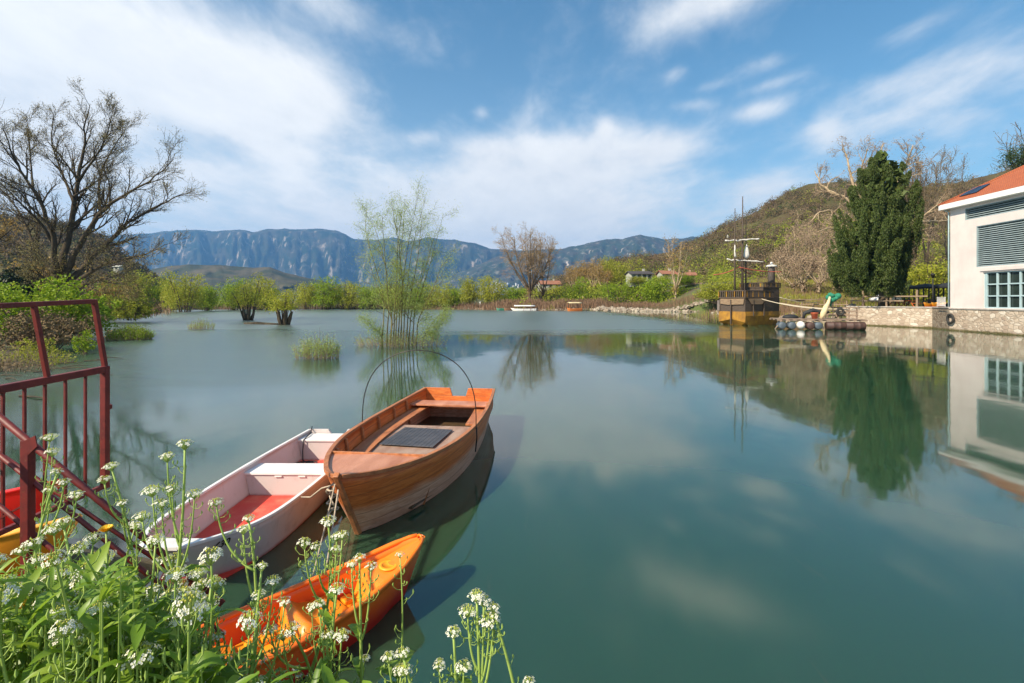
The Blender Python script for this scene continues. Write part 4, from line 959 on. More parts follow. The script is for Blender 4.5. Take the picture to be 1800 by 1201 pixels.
# ================================================================ trees and shrubs
m_bark_d = pm('dark_willow_bark', (.095, .075, .05), (.045, .036, .026), 4, .95, .6, 14, stretch=(1, 1, .3), spec=.1)
m_bark_g = pm('grey_brown_bark', (.17, .13, .09), (.09, .07, .05), 5, .95, .5, 16, stretch=(1, 1, .3), spec=.1)
m_bark_p = pm('pale_plane_bark', (.46, .36, .23), (.27, .20, .13), 2.5, .9, .3, spec=.1)
m_bark_o = pm('olive_willow_bark', (.20, .17, .07), (.10, .085, .04), 4, .9, .4, stretch=(1, 1, .3), spec=.1)
m_lf_will = leafmat('young_willow_leaves', [(.34, .44, .09), (.40, .48, .13), (.28, .38, .07), (.44, .52, .18)], .45)
m_lf_bush = leafmat('bright_spring_leaves', [(.22, .33, .016), (.28, .38, .022), (.16, .26, .015), (.34, .40, .03)], .4)
m_lf_bush2 = leafmat('yellow_green_leaves', [(.33, .36, .03), (.38, .39, .04), (.25, .29, .025), (.40, .37, .06)], .4)
m_lf_old = leafmat('olive_buds', [(.26, .21, .08), (.30, .26, .09), (.18, .15, .06)], .3)
m_lf_yel = leafmat('ochre_catkins', [(.38, .25, .06), (.30, .19, .045), (.42, .30, .09)], .3)
m_lf_cyp = leafmat('cypress_sprays', [(.045, .075, .016), (.065, .10, .020), (.085, .115, .026), (.05, .08, .018), (.11, .125, .032)], .12)
m_lf_pine = leafmat('pine_needles', [(.03, .055, .015), (.05, .08, .02)], .1)
m_twig = leafmat('brown_twigs', [(.20, .14, .075), (.15, .105, .06), (.24, .17, .09), (.17, .14, .06)], .0, .9)
m_twig_p = leafmat('fawn_twigs', [(.34, .24, .16), (.26, .19, .13), (.38, .28, .19)], .0, .9)
m_reed = leafmat('dry_brown_reeds', [(.24, .15, .09), (.18, .11, .07), (.30, .20, .12)], .15, .9)
m_ever = leafmat('dark_evergreen_leaves', [(.012, .026, .01), (.022, .04, .014), (.03, .05, .016)], .05)

def branch(rng, p, d, L, r, lvl, prm, segs, tips):
    n = prm['seg'][min(lvl, len(prm['seg']) - 1)]; pts = [Vector(p)]; rad = [r]; d = Vector(d).normalized()
    for i in range(n):
        j = prm['wob'] * (1 + .4 * lvl); d = (d + Vector((rng.gauss(0, j), rng.gauss(0, j), rng.gauss(0, j) + prm['up'][min(lvl, len(prm['up']) - 1)]))).normalized()
        pts.append(pts[-1] + d * L / n); rad.append(max(prm['rmin'], r * (1 - (i + 1) / n * .72)))
    segs.append((pts, rad, lvl)); spawn(rng, pts, rad, L, lvl, prm, segs, tips)
def spawn(rng, pts, rad, L, lvl, prm, segs, tips, f0=None):
    if lvl >= prm['max']:
        tips.append((pts[-1], (pts[-1] - pts[0]).normalized(), L)); tips.append((pts[len(pts) // 2], (pts[-1] - pts[0]).normalized(), L)); return
    k = prm['kids'][lvl]; f0 = prm.get('start', .3) if f0 is None else f0
    for i in range(k):
        f = f0 + (1 - f0) * (i + rng.random() * .9) / k; f = min(f, .999); u = f * (len(pts) - 1); a = int(u); q = pts[a].lerp(pts[a + 1], u - a)
        t_ = (pts[a + 1] - pts[a]).normalized(); ax = t_.orthogonal().normalized(); ax.rotate(Matrix.Rotation(rng.uniform(0, 6.283), 3, t_))
        dn = t_.copy(); dn.rotate(Matrix.Rotation(R(rng.uniform(*prm['ang'])), 3, ax))
        branch(rng, q, dn, L * rng.uniform(*prm['len']) * (1.15 - .5 * f), max(prm['rmin'], rad[a] * rng.uniform(.45, .7)), lvl + 1, prm, segs, tips)
    tips.append((pts[-1], (pts[-1] - pts[-2]).normalized(), L * .3))
def tubes(segs, lo, hi):
    mb = MB()
    for pts, rad, l in segs:
        if lo <= l <= hi: mb.tube(pts, rad, 8 if l == 0 else 5 if l == 1 else 3, cap=(l == 0))
    return mb
def tip_leaves(nrng, tips, per, spread, size, aspect=.4, droop=None):
    C = []
    for p, d, L in tips:
        k = max(1, int(per * nrng.uniform(.5, 1.5))); t_ = nrng.uniform(-.9, .3, (k, 1)) * min(L, 2.0)
        C.append(np.array(p)[None] + np.array(d)[None] * t_ + nrng.normal(0, spread, (k, 3)))
    C = np.concatenate(C); return leafquads(C, size, nrng, aspect, droop)
def tree(name, label, base, limbs, prm, seed, mbark, mleaf=None, leaf=None, group=None, twigmat=None, cat='tree', trunk_lv=1):
    """limbs: list of (points relative to the base, start radius, end radius, length for its shoots)"""
    rng = random.Random(seed); nr = np.random.default_rng(seed); segs, tips = [], []
    for pts, r0, r1, L in limbs:
        pts = [Vector(p) for p in pts]
        fine = []
        for i in range(len(pts) - 1):
            for q in range(3):
                fine.append(pts[i].lerp(pts[i + 1], q / 3))
        fine.append(pts[-1])
        for i in range(1, len(fine) - 1): fine[i] = (fine[i - 1] + fine[i] * 2 + fine[i + 1]) / 4 + Vector((rng.gauss(0, 1), rng.gauss(0, 1), rng.gauss(0, 1))) * r0 * .18
        rad = [r0 + (r1 - r0) * (i / (len(fine) - 1)) ** .8 for i in range(len(fine))]
        segs.append((fine, rad, 0)); spawn(rng, fine, rad, L, 0, prm, segs, tips, prm.get('f0', .3))
    T = thing(name, label, cat, base, 0, group)
    tubes(segs, 0, trunk_lv).build('trunk', mbark, T, True)
    fine_ = tubes(segs, trunk_lv + 1, 9)
    mats = [twigmat or mbark]; V = np.array(fine_.v, np.float32).reshape(-1, 3) if fine_.v else np.zeros((0, 3)); 
    if fine_.f or leaf:
        Fq = np.array([f for f in fine_.f if len(f) == 4], np.int32).reshape(-1, 4); mi = np.zeros(len(Fq), int)
        if leaf:
            LV, LF = tip_leaves(nr, tips, *leaf); Fq = np.concatenate([Fq, LF + len(V)]); V = np.concatenate([V, LV]); mi = np.concatenate([mi, np.ones(len(LF), int)]); mats = [mats[0], mleaf]
        rawmesh('crown', V, Fq, mats, T, mi=mi)
    return T

# ---- the big old willow on the left bank (limbs follow the photograph, with depth of their own)
dW = 60.0; bW = P(108, 527, dW); bW.z = .9
def wl(pts, dz=0.0):
    out = []
    for i, (px, py) in enumerate(pts):
        out.append(P(px, py, dW + dz * i / (len(pts) - 1)) - bW)
    return out
LW = [([(104, 560), (106, 528), (108, 505), (112, 480)], .95, .75, 3.0, 0), ([(104, 505), (100, 470), (98, 440), (92, 405), (78, 370), (58, 335), (38, 300), (20, 262), (5, 225)], .50, .07, 6.0, -6),
      ([(108, 490), (112, 450), (122, 410), (131, 360), (138, 310), (146, 265), (150, 225), (158, 185)], .62, .06, 5.5, 2), ([(131, 360), (120, 330), (108, 300), (96, 270), (90, 235), (95, 205)], .26, .05, 4.5, 5),
      ([(138, 320), (160, 285), (178, 262), (190, 230), (198, 195)], .22, .04, 4.2, -4), ([(112, 490), (130, 450), (155, 405), (176, 375), (205, 350), (240, 330), (275, 310), (305, 280)], .52, .05, 5.5, -5),
      ([(176, 370), (172, 330), (182, 290), (205, 250), (222, 225)], .24, .04, 4.5, 6), ([(118, 500), (150, 465), (182, 435), (212, 405), (235, 385), (270, 365), (300, 352), (322, 340)], .50, .05, 5.2, 5),
      ([(110, 515), (140, 490), (180, 465), (215, 455), (255, 448), (290, 430)], .38, .05, 4.6, -6), ([(120, 528), (150, 500), (185, 488), (215, 498), (240, 508)], .22, .03, 3.6, -3), ([(105, 520), (95, 480), (75, 455), (55, 420), (40, 380), (15, 345), (-25, 310)], .42, .06, 5.2, 6),
      ([(96, 430), (75, 395), (48, 370), (20, 340), (-20, 300)], .26, .05, 4.8, -4), ([(104, 520), (90, 500), (65, 480), (55, 460)], .25, .05, 3.8, -6), ([(131, 345), (150, 330), (170, 320), (190, 300)], .2, .04, 4.0, 4), ([(58, 335), (55, 300), (52, 255), (48, 215)], .18, .04, 4.0, 3)]
prmW = dict(max=3, kids=[15, 7, 4], seg=[6, 4, 3], wob=.09, up=[.05, .07, .09], ang=(18, 46), len=(.45, .8), rmin=.013, start=.2, f0=.25)
tree('willow_tree', 'large old willow with dark spreading limbs on the left shore', bW, [(wl(p, dz), a * .80, b_ * .6, L * 1.12) for p, a, b_, L, dz in LW], prmW, 11, m_bark_d, m_lf_old, (3.0, .22, .14, .42))
# small ochre willow at the left edge, and a dark evergreen
b_ = Vector((-70, 62, 1.0))
lim = [([(0, 0, 0), (.2, 0, 3), (.3, .2, 6), (1.5, .5, 10), (3, 0, 15)], .4, .06, 4.5), ([(.2, 0, 3), (-1, .4, 7), (-2, 0, 12), (-1.5, 0, 17)], .3, .05, 4.5), ([(.2, 0, 3), (2, -.6, 6), (4.5, -1, 9), (7, -1, 11)], .28, .05, 4)]
tree('willow_tree', 'slighter bare willow at the left edge beside the large old one', b_, lim, dict(prmW, kids=[10, 6, 4]), 12, m_bark_d, m_lf_yel, (2.5, .22, .2, .45))
def crowd(nr, n, lobes):
    """points scattered through overlapping ellipsoidal lobes, denser towards their outer shell"""
    C = []; W_ = np.array([l[3] * l[4] * l[5] for l in lobes]); W_ = W_ / W_.sum()
    for l, wt in zip(lobes, W_):
        k = max(4, int(n * wt)); v = nr.normal(size=(k, 3)); v /= np.linalg.norm(v, axis=1, keepdims=True); r = nr.uniform(.25, 1, (k, 1)) ** .5
        C.append(v * r * np.array(l[3:6]) + np.array(l[0:3]))
    return np.concatenate(C)
def clumps(nr, C, per, spread):
    return np.repeat(C, per, 0) + nr.normal(0, 1, (len(C) * per, 3)) * spread
LOWCUT = .05
def bush_mesh(seed, h, w, nclump, per, size, nstem=9, open_=.0):
    """stems fanning up from one root and leaf clumps round them, as arrays (unlinked)"""
    rng = random.Random(seed); nr = np.random.default_rng(seed); mb = MB(); lobes = []
    for i in range(nstem):
        a = 6.283 * i / nstem + rng.uniform(-.3, .3); l = rng.uniform(.15, 1) ; top = Vector((math.cos(a) * w * .42 * l, math.sin(a) * w * .42 * l, h * rng.uniform(.55, .92)))
        b0 = Vector((math.cos(a) * .12 * w * l, math.sin(a) * .12 * w * l, 0)); mid = b0.lerp(top, .5) + Vector((0, 0, h * .08))
        mb.tube([b0, mid, top], [h * .012, h * .008, h * .003], 5, False)
        lobes.append((top.x * .9, top.y * .9, top.z * rng.uniform(.62, .95), w * rng.uniform(.14, .25), w * rng.uniform(.14, .25), h * rng.uniform(.16, .28)))
        lobes.append((b0.x + (top.x - b0.x) * .8, b0.y + (top.y - b0.y) * .8, h * rng.uniform(.2, .4), w * .2, w * .2, h * .17))
    C = crowd(nr, nclump, lobes); C = C[C[:, 2] > h * LOWCUT]
    V, F = leafquads(clumps(nr, C, per, h * .035), size, nr, .55)
    return mb, V, F
def bush(name, label, loc, seed, h, w, mleaf, mbark, nclump=260, per=8, size=.3, group=None, nstem=9, cat='shrub'):
    mb, V, F = bush_mesh(seed, h, w, nclump, per, size, nstem); T = thing(name, label, cat, loc, 0, group)
    mb.build('stems', mbark, T, True); rawmesh('crown', V, F, mleaf, T); return T

# ---- multi-stemmed young willow standing in the water, centre
dC = gd(607); bC = Vector(((700 - CXP) / FPX * dC, dC, -.1))
rs = random.Random(77); lim = []
STEM = [(676, 520, 640, 405, 645, 360), (690, 520, 668, 430, 655, 390), (695, 530, 700, 420, 690, 365), (698, 540, 705, 450, 712, 350), (703, 540, 715, 440, 735, 345), (712, 540, 722, 440, 748, 350), (718, 540, 735, 450, 742, 380),
        (722, 550, 745, 480, 768, 400), (728, 550, 752, 480, 780, 375), (708, 500, 700, 420, 706, 380), (735, 560, 765, 500, 782, 450), (690, 560, 660, 500, 648, 450), (684, 540, 676, 450, 672, 380), (745, 590, 765, 560, 783, 545), (760, 596, 768, 575, 786, 552), (672, 590, 655, 575, 640, 560)]
for i, (x1, y1, x2, y2, x3, y3) in enumerate(STEM):
    dd = rs.uniform(-2.0, 2.0); x0 = 702 + (x1 - 706) * 1.0; o0 = rs.uniform(-.7, .7)
    pts = [P(x0, 610, dC + o0) - bC, P(x0 * .5 + x1 * .5, (y1 + 607) / 2 + 4, dC + o0 + dd * .2) - bC, P(x1, y1, dC + o0 + dd * .4) - bC, P(x2, y2, dC + o0 + dd * .8) - bC, P(x3, y3, dC + o0 + dd) - bC]
    lim.append((pts, .055 if i < 13 else .025, .009, 1.9 if i < 13 else .7))
prmC = dict(max=2, kids=[13, 5], seg=[5, 3], wob=.12, up=[.06, .0], ang=(18, 55), len=(.5, .95), rmin=.005, start=.2, f0=.36)
tree('willow_tree', 'young multi-stemmed willow with fresh pale leaves standing in the water', bC, lim, prmC, 5, m_bark_o, m_lf_will, (17, .20, .080, .32, (.1, 0, -.4)), trunk_lv=0)
def sprigs(name, label, loc, seed, n, w, h, mleaf, size, per=20, mstem=None, cat='shrub', dense_=1.0):
    """a thin clump of upright shoots standing in the water"""
    rng = random.Random(seed); nr = np.random.default_rng(seed); mb = MB(); C = []
    for i in range(n):
        a = rng.uniform(0, 6.283); rr = w * .5 * math.sqrt(rng.random()); b0 = Vector((rr * math.cos(a), rr * math.sin(a) * .6, -.1)); hh = h * rng.uniform(.45, 1) * (1.05 - .5 * rr / (w * .5))
        tp = b0 + Vector((rng.gauss(0, .13) * hh + b0.x * .12, rng.gauss(0, .13) * hh, hh)); mid = b0.lerp(tp, .5) + Vector((rng.gauss(0, .04), 0, 0)) * hh
        mb.tube([b0, mid, tp], [.012, .009, .004], 3, False)
        k = int(per * rng.uniform(.5, 1.4)); f = nr.uniform(.35, 1.02, (k, 1)); C.append(np.array(b0) * (1 - f) + np.array(tp) * f + nr.normal(0, .09, (k, 3)))
    T = thing(name, label, cat, loc); mb.build('stems', mstem or m_twig_p, T); V, F = leafquads(np.concatenate(C), size, nr, .35); rawmesh('crown', V, F, mleaf, T); return T
sprigs('water_shrub', 'sparse leafy shoots in the water in front of the young willow', (-9.95, gd(630), 0), 31, 150, 2.2, 1.75, m_lf_will, .075, 26)
sprigs('water_shrub', 'brown twiggy shoots round the foot of the young willow', (bC.x + .3, bC.y - .3, 0), 32, 330, 5.6, 1.35, m_lf_will, .075, 9)
sprigs('water_shrub', 'round tuft of green shoots in the water right of the red gate', (-28.8, gd(597), 0), 33, 420, 3.0, 1.45, m_lf_bush, .10, 22)
sprigs('water_shrub', 'thin cluster of twigs in the water beyond the green tuft', (-31.5, gd(579), 0), 34, 110, 2.4, 1.6, m_lf_will, .10, 10)
# two old stumps with regrown crowns, and the log between them
for lb, px, py, h, w_, sd in (('old willow stump regrown with a green crown, right end of the fallen log', 500, 571, 5.3, 5.2, 41), ('old willow stump regrown with a wide crown, left end of the fallen log', 437, 563, 6.6, 6.8, 42)):
    d = gd(py); LOWCUT = .36; T = bush('stump_willow', lb, ((px - CXP) / FPX * d, d, -.1), sd, h, w_, m_lf_bush2, m_bark_d, 420, 9, .20, nstem=13, cat='tree')
    mb = MB(); rg = random.Random(sd)
    for i in range(6):
        a = i * 1.05; q = Vector((math.cos(a) * .55, math.sin(a) * .5, 0)); mb.tube([q * .7, q * 1.2 + Vector((0, 0, .8)), q * 1.7 + Vector((0, 0, 1.3 + rg.random()))], [.26, .2, .10], 7)
    mb.build('stump', m_bark_d, T, True)
a_, c_ = Vector(((430 - CXP) / FPX * 60, 60, .02)), Vector(((488 - CXP) / FPX * 58, 58, .05))
tag(MB().tube([a_, a_.lerp(c_, .4) + Vector((0, 0, .06)), a_.lerp(c_, .7), c_], [.16, .2, .18, .13], 8).build('fallen_log', m_bark_d, None, True), 'dark fallen log lying in the water between the two stumps', 'log')

LOWCUT = .05
# ---- left bank thicket
bush('leafy_bush', 'big bright green bush on the left bank behind the gate', P(30, 600, 33) * 1.0 + Vector((0, 0, -P(30, 600, 33).z + .1)), 51, 4.5, 7.5, m_lf_bush, m_bark_g, 900, 10, .22, nstem=18)
bush('leafy_bush', 'fresh green bush under the crown of the old willow, right of its trunk', (-50.0, 63.5, .3), 60, 3.6, 6.5, m_lf_bush2, m_bark_g, 420, 9, .24, nstem=14)
bush('leafy_bush', 'bright green bush spilling over the bank left of the old willow trunk', (-32.5, 36.5, .3), 52, 3.6, 5.5, m_lf_bush, m_bark_g, 600, 9, .22, nstem=14)
bush('leafy_bush', 'low yellow green bush by the muddy edge on the left bank', (-24.2, 24.6, .0), 53, 1.2, 1.8, m_lf_bush2, m_bark_g, 120, 8, .13, nstem=8)
bush('leafy_bush', 'small leafy sapling at the water edge right of the yellow green bush', (-23.5, 26.6, -.1), 57, 1.6, 1.3, m_lf_bush, m_bark_g, 90, 8, .12, nstem=6)
bush('twiggy_bush', 'dark brown leafless bush under the big green one', (-26.8, 27.6, .1), 54, 2.5, 6.0, m_twig, m_bark_g, 620, 14, .13, nstem=26)
bush('twiggy_bush', 'brown leafless bush along the bank below the old willow', (-52, 66, .5), 55, 3.2, 8, m_twig, m_bark_g, 420, 12, .2, nstem=18)
bush('evergreen_bush', 'dark evergreen bush at the left edge behind the bright bush', (-61.5, 59.5, .6), 56, 7.2, 6.5, m_ever, m_bark_d, 700, 9, .4, nstem=10)
bush('ochre_bush', 'ochre budding bush behind the old willow on the left', (-68, 71, .8), 58, 9, 10, m_lf_yel, m_bark_g, 300, 6, .45, nstem=16)
bush('ochre_bush', 'ochre budding bush right of the dark evergreen', (-60, 72, .8), 59, 6, 7, m_lf_yel, m_bark_g, 150, 6, .4, nstem=14)

sprigs('water_shrub', 'dry brown twigs at the muddy water edge by the left bank', (-21.2, 20.5, 0), 35, 120, 3.2, 1.0, m_twig, .10, 8)
sprigs('water_shrub', 'low greenish twigs on the muddy bank at the left edge', (-22.8, 22.6, 0), 36, 200, 4.0, 1.1, m_lf_bush2, .10, 9)
# ---- row of willows along the far shore
proto = {}
for key, sd, mt in (('a', 61, m_lf_bush), ('b', 62, m_lf_bush2), ('c', 63, m_lf_bush), ('d', 64, m_lf_bush2)):
    proto[key] = (bush_mesh(sd, 1.0, 1.15, 620, 9, .038, 16), mt)
made = {}
def far_shrub(key, px, py_base, py_top, d, wpx, label, group=None):
    h = (py_base - py_top) / FPX * d; b_ = P(px, py_base, d); w_ = wpx / FPX * d / 1.15 * 1.25; h *= 1.08
    if key not in made:
        (mb, V, F), mt = proto[key]; T = thing('shore_willow', label, 'tree', b_, 0, group); mb.build('trunk', m_bark_g, T, True); rawmesh('crown', V, F, mt, T); made[key] = T
        T.scale = (w_, w_, h); return T
    return dup(made[key], b_, (px * 1.7) % 6.28, label, group, (w_, w_, h))
rr_ = random.Random(8)
lab_row = 'yellow-green willow in the unbroken row along the far left shore'
SH = [(205, 545, 490, 142, 62), (240, 546, 478, 138, 70), (280, 546, 495, 140, 48), (325, 551, 478, 118, 62), (365, 549, 495, 130, 45), (300, 549, 500, 125, 40), (410, 546, 493, 140, 58), (455, 545, 487, 140, 60), (470, 545, 500, 146, 40), (540, 544, 498, 146, 50), (575, 544, 492, 146, 62),
      (610, 544, 495, 148, 55), (650, 544, 498, 148, 52), (690, 544, 499, 150, 60), (735, 544, 500, 150, 50), (770, 544, 497, 150, 50), (800, 544, 500, 152, 40)]
for i, (px, pb, pt, d, wd) in enumerate(SH): far_shrub('abcd'[i % 4], px, pb, pt, d, wd, lab_row, 'willows along the far left shore')
for k_, px, pb, pt, d, wd, lb in (('b', 825, 541, 488, 150, 44, 'loose olive green willow left of the white post on the far shore'), ('d', 863, 541, 484, 150, 50, 'loose olive green willow just right of the white post on the far shore'), ('a', 905, 538, 500, 175, 60, 'low green bush behind the white boat on the far shore'),
        ('c', 1015, 540, 492, 150, 42, 'green bush at the shore behind the orange canopied boat'), ('a', 1073, 540, 491, 148, 40, 'rounded bright green bush left of the brightest far shore tree'), ('c', 1104, 539, 490, 150, 38, 'green bush between the rounded bush and the brightest far shore tree'), ('a', 1146, 541, 479, 142, 66, 'largest bright green tree on the far shore below the house'), ('b', 975, 540, 503, 170, 60, 'low green hedge bush right of the bare far shore tree'),
        ('c', 1195, 536, 502, 140, 55, 'low green bush left of the utility pole'), ('b', 1262, 534, 495, 112, 90, 'yellow green willow thicket right of the utility pole'), ('d', 1300, 532, 490, 115, 80, 'yellow green willow thicket behind the ship stern'), ('b', 1068, 500, 452, 190, 40, 'olive tree at the left foot of the wooded hill'), ('d', 1098, 502, 455, 185, 55, 'yellow green tree below the wooded hill left of the house')):
    far_shrub(k_, px, pb, pt, d, wd, lb)
bush('shore_willow', 'spreading lime green tree on the terrace between the cypress and the building', P(1640, 536, 72) * 1.0 + Vector((0, 0, -.6)), 71, 8.8, 9.0, m_lf_bush2, m_bark_g, 700, 9, .34, nstem=14, cat='tree')
bush('shore_willow', 'lime green bush behind the cypress trunk', P(1600, 536, 80) + Vector((0, 0, -.4)), 72, 8.0, 9, m_lf_bush2, m_bark_g, 400, 8, .36, nstem=12, cat='tree')

# ---- bare trees: far shore, hill foot, plane tree behind the cypress
def autotree(name, label, base, h, spread, seed, mbark, mleaf, leaf, n=5, r=.3, prm=None, group=None, twig=None, fork=.22, lean=0):
    rng = random.Random(seed); lim = [([(0, 0, 0), (0.05 * h * lean, 0, h * fork * .6), (.08 * h * lean, 0, h * fork)], r, r * .75, h * .12)]
    for i in range(n):
        a = 6.283 * i / n + rng.uniform(-.4, .4); l = rng.uniform(.4, 1); q0 = Vector((.08 * h * lean, 0, h * fork * rng.uniform(.7, 1))); top = Vector((math.cos(a) * spread * .45 * l, math.sin(a) * spread * .45 * l, h * rng.uniform(.72, .98)))
        m1 = q0.lerp(top, .4) + Vector((math.cos(a), math.sin(a), 0)) * spread * .07; m2 = q0.lerp(top, .75) + Vector((math.cos(a), math.sin(a), .2)) * spread * .06
        lim.append(([q0, m1, m2, top], r * .62, r * .1, h * .26))
    p_ = dict(max=2, kids=[9, 6], seg=[4, 3], wob=.11, up=[.07, .06], ang=(22, 50), len=(.45, .8), rmin=.03, start=.25, f0=.25)
    if prm: p_.update(prm)
    return tree(name, label, base, lim, p_, seed, mbark, mleaf, leaf, group, twig)
b_ = P(932, 538, 148); autotree('bare_tree', 'tall budding bare tree on the far shore behind the white boat', b_, 23, 21, 81, m_bark_g, m_lf_yel, (1.3, .45, .24, .45), 13, .40, dict(max=3, kids=[11, 6, 3], rmin=.022, ang=(22, 58), up=[.03, .03, .03]), twig=m_twig_p)
b_ = P(945, 538, 150); autotree('bare_tree', 'thinner leaning bare tree touching the tall one on the far shore', b_, 20, 12, 82, m_bark_g, m_lf_yel, (1.6, .35, .28, .45), 6, .3, dict(kids=[11, 8], rmin=.026, ang=(16, 42)), twig=m_twig_p, lean=1.2)
b_ = P(1188, 530, 136); autotree('bare_tree', 'pale bare poplar in front of the red roofed house', b_, 18, 8, 83, m_bark_p, m_lf_yel, (2, .4, .4, .5), 6, .26, dict(kids=[8, 5]), twig=m_twig_p)
for i, (px, py, pt, d) in enumerate([(1020, 520, 462, 190), (1045, 520, 457, 185), (1008, 520, 470, 195), (1060, 520, 470, 180)]):
    autotree('bare_tree', 'hazy brown bare tree in the clump left of the house', P(px, py, d), (py - pt) / FPX * d, 9, 90 + i, m_bark_p, m_lf_yel, (3, .6, .4, .4), 7, .25, dict(kids=[9, 6]), 'brown bare trees left of the house', m_twig_p)
# plane tree with pale crooked limbs
dP = 74.0; bP = P(1560, 535, dP); bP.z = 1.2
def pl(pts, dz=0): return [P(x, y, dP + dz * i / (len(pts) - 1)) - bP for i, (x, y) in enumerate(pts)]
LP_ = [([(1560, 545), (1558, 500), (1556, 440), (1552, 400)], .75, .5, 4, 0), ([(1555, 445), (1530, 420), (1495, 395), (1475, 385), (1462, 370), (1440, 372), (1425, 390)], .42, .06, 5.5, -5), ([(1553, 420), (1510, 365), (1480, 345), (1455, 335), (1440, 322), (1432, 300)], .40, .06, 5.5, 4), ([(1555, 470), (1510, 430), (1480, 405), (1455, 400), (1430, 412)], .34, .05, 5, -8),
       ([(1555, 480), (1500, 440), (1470, 440), (1450, 460), (1440, 480)], .28, .05, 4.6, 3), ([(1552, 405), (1545, 340), (1540, 290), (1552, 255)], .36, .06, 5.5, 4), ([(1553, 400), (1575, 330), (1595, 285), (1605, 255)], .34, .06, 5.5, -5), ([(1552, 400), (1500, 330), (1490, 280), (1480, 250)], .3, .05, 5.0, 6),
       ([(1556, 430), (1600, 395), (1630, 388), (1660, 390), (1690, 384)], .36, .05, 5.0, 3), ([(1556, 440), (1600, 400), (1630, 375), (1655, 355)], .32, .05, 5.0, -4), ([(1556, 420), (1605, 410), (1622, 402), (1640, 425)], .25, .05, 4.2, 0), ([(1552, 400), (1520, 340), (1512, 300), (1525, 262)], .3, .05, 5, -5)]
tree('plane_tree', 'bare plane tree with pale crooked limbs behind the dark cypress', bP, [(pl(p, dz), a, c2, L) for p, a, c2, L, dz in LP_], dict(max=3, kids=[8, 5, 3], seg=[5, 4, 3], wob=.16, up=[.03, .06, .06], ang=(25, 60), len=(.42, .72), rmin=.022, start=.25, f0=.3), 101, m_bark_p, m_twig_p, (1.5, .3, .22, .3), twigmat=m_twig_p)
for lb, px, pt, d, sd in (('slender bare tree behind the right shoulder of the cypress', 1608, 258, 104, 111), ('bare poplar left of the building roof, nearer the cypress', 1628, 268, 110, 112), ('lone bare poplar on the skyline beside the building eave', 1668, 278, 118, 113)):
    b_ = P(px, 505, d); autotree('bare_tree', lb, b_, (505 - pt) / FPX * d, 7, sd, m_bark_g, m_twig, (2, .35, .35, .3), 6, .24, dict(kids=[9, 6], ang=(15, 38)), twig=m_twig)
for i, (px, pt, d) in enumerate([(1400, 395, 108), (1425, 380, 112), (1448, 405, 104), (1376, 430, 110), (1490, 420, 100), (1410, 445, 92), (1440, 440, 88), (1475, 450, 90), (1395, 452, 96), (1505, 440, 86)]):
    b_ = P(px, 515, d); autotree('bare_tree', 'fawn bare tree on the slope between the ship and the cypress', b_, (515 - pt) / FPX * d, 9, 120 + i, m_bark_p, m_twig_p, (3, .4, .34, .3), 6, .2, dict(kids=[8, 5]), 'fawn bare trees on the slope', m_twig_p)
# pine and bare twigs above the roof
dq = 72; b_ = P(1800, 480, dq); b_.z = 2
T = thing('pine_tree', 'dark pine rising behind the building roof at the right edge', 'tree', b_)
hp_ = P(1800, 262, dq).z - 2
MB().tube([(0, 0, 0), (.2, 0, hp_ * .5), (0, 0, hp_)], [.4, .3, .1], 8).build('trunk', m_bark_d, T, True)
nr = np.random.default_rng(5); C = crowd(nr, 260, [(0, 0, hp_ - .6, 2.6, 2.4, 1.1), (-1.0, 0, hp_ - 1.8, 2.2, 2, .8), (1.4, .4, hp_ - 2.0, 2.4, 2, 1.2)]); V, F = leafquads(clumps(nr, C, 12, .26), .32, nr, .3); rawmesh('crown', V, F, m_lf_pine, T)
b_ = P(1806, 480, 84); b_.z = 2; autotree('bare_tree', 'bare tree top showing above the pine at the right edge', b_, P(1806, 205, 84).z - 2, 9, 131, m_bark_d, m_twig, (2, .3, .3, .3), 6, .3, dict(kids=[8, 5]), twig=m_twig, fork=.4)

# ---- the cypress
dY = 56.5; bY = P(1553, 541, dY); bY.z = 2.1
T = thing('cypress_tree', 'tall dark green cypress with two tops standing behind the quay wall', 'tree', bY)
MB().tube([(0, 0, 0), (.1, 0, 2.2), (0, 0, 8), (-.4, 0, 15)], [.55, .48, .35, .08], 10).build('trunk', m_bark_g, T, True)
nr = np.random.default_rng(9)
def pz(py): return P(0, py, dY).z - bY.z
EL = [(270, 1543, 1549), (285, 1528, 1556), (300, 1518, 1559), (320, 1508, 1562), (345, 1499, 1570), (380, 1487, 1577), (410, 1478, 1580), (440, 1466, 1583), (462, 1457, 1585), (480, 1466, 1587), (500, 1488, 1586), (518, 1508, 1575)]
ER = [(290, 1585, 1589), (305, 1582, 1595), (322, 1578, 1603), (345, 1562, 1611), (375, 1560, 1613), (410, 1558, 1608), (440, 1556, 1600), (470, 1554, 1596), (495, 1552, 1591), (516, 1550, 1578)]
